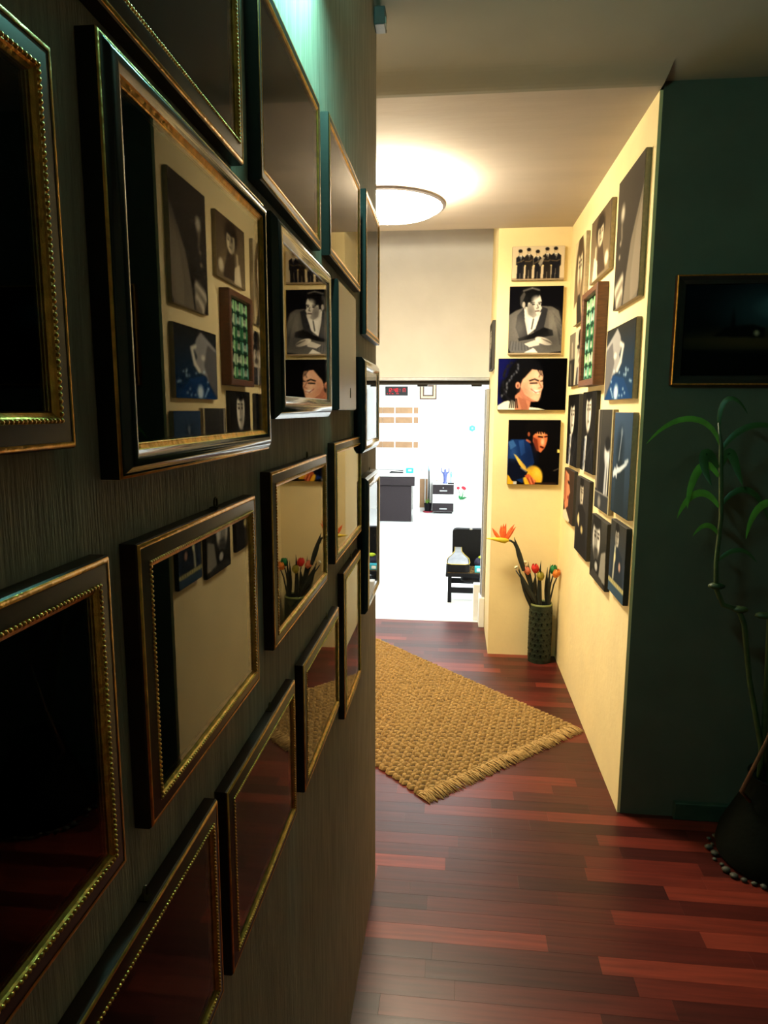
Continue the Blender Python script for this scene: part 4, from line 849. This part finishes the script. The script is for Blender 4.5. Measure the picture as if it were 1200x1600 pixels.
# certificate frame
t = thing('certificate_frame', 'small brown and cream double frame with a pale certificate, far room wall', 'frame', (-.459, 11.5, 1.878))
sweep(MB(), .282, .284, [(0, .001), (0, .02), (.018, .022), (.02, .016)]).build('outer_frame', 'brownwood', t)
sweep(MB(), .282, .284, [(.02, .016), (.05, .015)]).build('cream_mat', mat('cream_card', (.6, .5, .3), .8, noise=.1), t)
sweep(MB(), .282, .284, [(.05, .015), (.05, .019), (.072, .019), (.074, .012)]).build('inner_frame', 'brownwood', t)
MB().box(-.07, .07, -.012, -.002, .07, .214).build('certificate', mat('pale_paper', (.55, .68, .60), .8, noise=.1), t)
t = thing('blue_rosette', 'small round pale blue rosette on the far white wall', 'ornament', (.287, 11.5, 1.345))
MB().prism([(.055*math.cos(2*PI*k/12)*(1 if k % 2 else .86), .055+.055*math.sin(2*PI*k/12)*(1 if k % 2 else .86)) for k in range(12)], -.02, -.001, 1).build('rosette_disc', mat('sky_blue', rgb(70, 165, 205), .6, noise=.15), t)
MB().ball((0, -.022, .055), (.02, .008, .02), 10, 6).build('rosette_centre', mat('pale_blue', rgb(150, 210, 230), .6, noise=.1), t, True)
# drawer unit
t = thing('drawer_unit', 'small three-drawer unit, charcoal and white fronts, against the far wall', 'cabinet', (-.175, 11.1, 0))
MB().box(-.172, .172, .012, .36, .03, .485, .003).build('carcass', 'white', t)
MB().box(-.15, .15, .03, .34, 0, .03).build('plinth', 'charcoal', t)
for z0, z1, m_ in ((.325, .483, 'charcoal'), (.178, .320, 'white'), (.034, .172, 'charcoal')):
    d = MB().box(-.172, .172, -.004, .012, z0, z1, .003).build('drawer', m_, t); zc = (z0+z1)/2-.02
    MB().box(-.06, .065, -.018, -.004, zc-.010, zc+.010, .003).build('handle', 'silver' if m_ == 'charcoal' else 'white', d)
    if z1 > .4: MB().tube([(.0, -.010, .43), (.0, -.003, .43)], .010, 10).build('lock', 'silver', d)
t = thing('photo_card', 'white standing card on the drawer unit', 'card', (-.285, 11.16, .486)); MB().add([(-.06, -.02, 0), (.06, -.02, 0), (.06, .03, .155), (-.06, .03, .155), (-.06, -.012, 0), (.06, -.012, 0), (.06, .038, .155), (-.06, .038, .155)], [(0, 1, 2, 3), (4, 7, 6, 5), (0, 4, 5, 1), (2, 6, 7, 3), (0, 3, 7, 4), (1, 5, 6, 2)]).build('card', 'white', t); MB().box(-.01, .012, -.006, -.002, .06, .075).build('seal', 'tan', t); MB().box(-.05, -.035, .03, .10, 0, .08).build('stand', 'charcoal', t)
fig = mat('blue_glaze', rgb(90, 105, 175), .3, noise=.3, nscale=20)
t = thing('trophy_figure', 'blue-glazed ornamental figure with raised arms on the drawer unit', 'figurine', (-.150, 11.29, .486))
auto_smooth(MB().lathe([(.040, 0), (.042, .01), (.026, .03), (.028, .10), (.038, .15), (.030, .185), (.016, .20), (.018, .22)], n=18).build('robe', fig, t), 1)
MB().ball((0, 0, .222), .020, 10, 7).build('head', fig, t, True)
for sx in (-1, 1): MB().tube([(sx*.03, 0, .165), (sx*.062, 0, .20), (sx*.065, 0, .26)], [.012, .010, .007], 8).build('arm', fig, t, True)
MB().tube([(.045*math.cos(a), 0, .245+.03*math.sin(a)) for a in np.linspace(0, PI, 9)], .004, 6).build('hoop', 'silver', t, True)
t = thing('dancer_figure', 'slim pale blue figurine on a dark base on the drawer unit', 'figurine', (-.05, 11.2, .486)); ft = mat('pale_cyan_glaze', rgb(95, 165, 205), .3, noise=.3)
MB().box(-.05, .05, -.03, .03, 0, .018, .003).build('base', 'charcoal', t); auto_smooth(MB().lathe([(.008, .018), (.007, .10), (.014, .13), (.018, .16), (.008, .18), (.012, .195), (.004, .21)], n=12).build('body', ft, t), 1)
for sx in (-1, 1): MB().tube([(sx*.012, 0, .165), (sx*.035, 0, .175), (sx*.04, 0, .20)], .005, 6).build('arm', ft, t, True)
# cane plant in pot with saucer
t = thing('cane_plant', 'slim dark cane plant in a black pot on a red saucer', 'plant', (-.43, 11.25, 0))
MB().lathe([(.075, .0), (.085, .018), (.08, .02)], n=20).build('saucer', mat('red_plastic', rgb(165, 40, 60), .5, noise=.1), t)
MB().lathe([(.05, .02), (.066, .15), (.06, .15)], n=20).build('pot', 'casebl', t)
MB().tube([(.012, 0, .14), (.015, 0, .45), (.008, 0, .70)], [.013, .012, .010], 8).build('cane', 'leafdark', t, True); MB().tube([(.008, 0, .70), (.002, 0, .785)], [.010, .003], 8).build('blue_tip', mat('teal_tip', rgb(25, 130, 150), .5, noise=.1), t, True)
for i in range(5): mb = MB(); a = i*1.25; blade(mb, (0, 0, .14), (.05*math.cos(a), -.02, .20+.01*i), .009); mb.build('leaf', 'plantleaf', t)
# white framed panel
t = thing('leaning_panel', 'white-framed tan panel standing on the floor behind the desk', 'panel', (-.525, 11.42, 0))
sweep(MB(), .27, .60, [(0, .001), (0, .03), (.05, .03), (.055, .02)]).build('frame', 'white', t); MB().box(-.10, .10, -.02, -.002, .03, .57).build('infill', 'tan', t); MB().box(.03, .045, -.036, -.03, .05, .55).build('grey_stile', 'silver', t)
# red flowers and pedestal
t = thing('rose_vase', 'white vase with red roses on the floor beside the drawer unit', 'flowers', (.13, 11.2, 0))
auto_smooth(MB().lathe([(.035, 0), (.045, .02), (.05, .10), (.03, .18), (.02, .21), (.03, .23)], n=20, cap1=False).build('vase', 'white', t), 1)
st = mat('rose_leaf', rgb(20, 120, 60), .5, noise=.3); rd = mat('rose_red', rgb(200, 25, 50), .5, noise=.3)
for x, z in ((-.06, .42), (.02, .43), (.045, .415)):
    MB().tube([(0, 0, .2), (x*.6, 0, .33), (x, 0, z)], .005, 6).build('stem', st, t); 
    mb = MB(); mb.ball((x, 0, z), (.028, .025, .026), 9, 6); mb.ball((x+.006, -.012, z+.008), .016, 8, 5); mb.build('rose', rd, t, True)
for (x, z) in ((-.05, .31), (.09, .27), (.02, .30), (-.02, .25)): mb = MB(); blade(mb, (0, 0, .23), (x, -.02, z), .014); mb.build('leaf', st, t)
t = thing('pink_pedestal', 'slim pale pink pedestal with a white finial by the far wall', 'pedestal', (.325, 11.25, 0)); pk = mat('pale_pink', rgb(215, 180, 175), .6, noise=.05)
MB().box(-.07, .06, -.05, .05, 0, .02, .003).build('base', 'silver', t); MB().box(-.032, .036, -.035, .035, .02, .36, .004).build('column', pk, t); auto_smooth(MB().lathe([(.018, .36), (.008, .40), (.012, .44), (.005, .52), (.01, .58), (.002, .68)], n=12).build('finial', 'white', t), 1)
# unseen ceiling panel, added to brighten the far room
t = thing('added_fill_panel', 'added flat ceiling panel, out of view, that brightens the far room', 'lamp', (-.3, 7.3, 2.899))
MB().box(-.62, .62, -.42, .42, -.035, 0, .004).build('housing', 'white', t); MB().box(-.59, .59, -.39, .39, -.038, -.0355).build('diffuser', emit_mat('fill_panel_glow', (.93, .98, 1), 15.0), t)
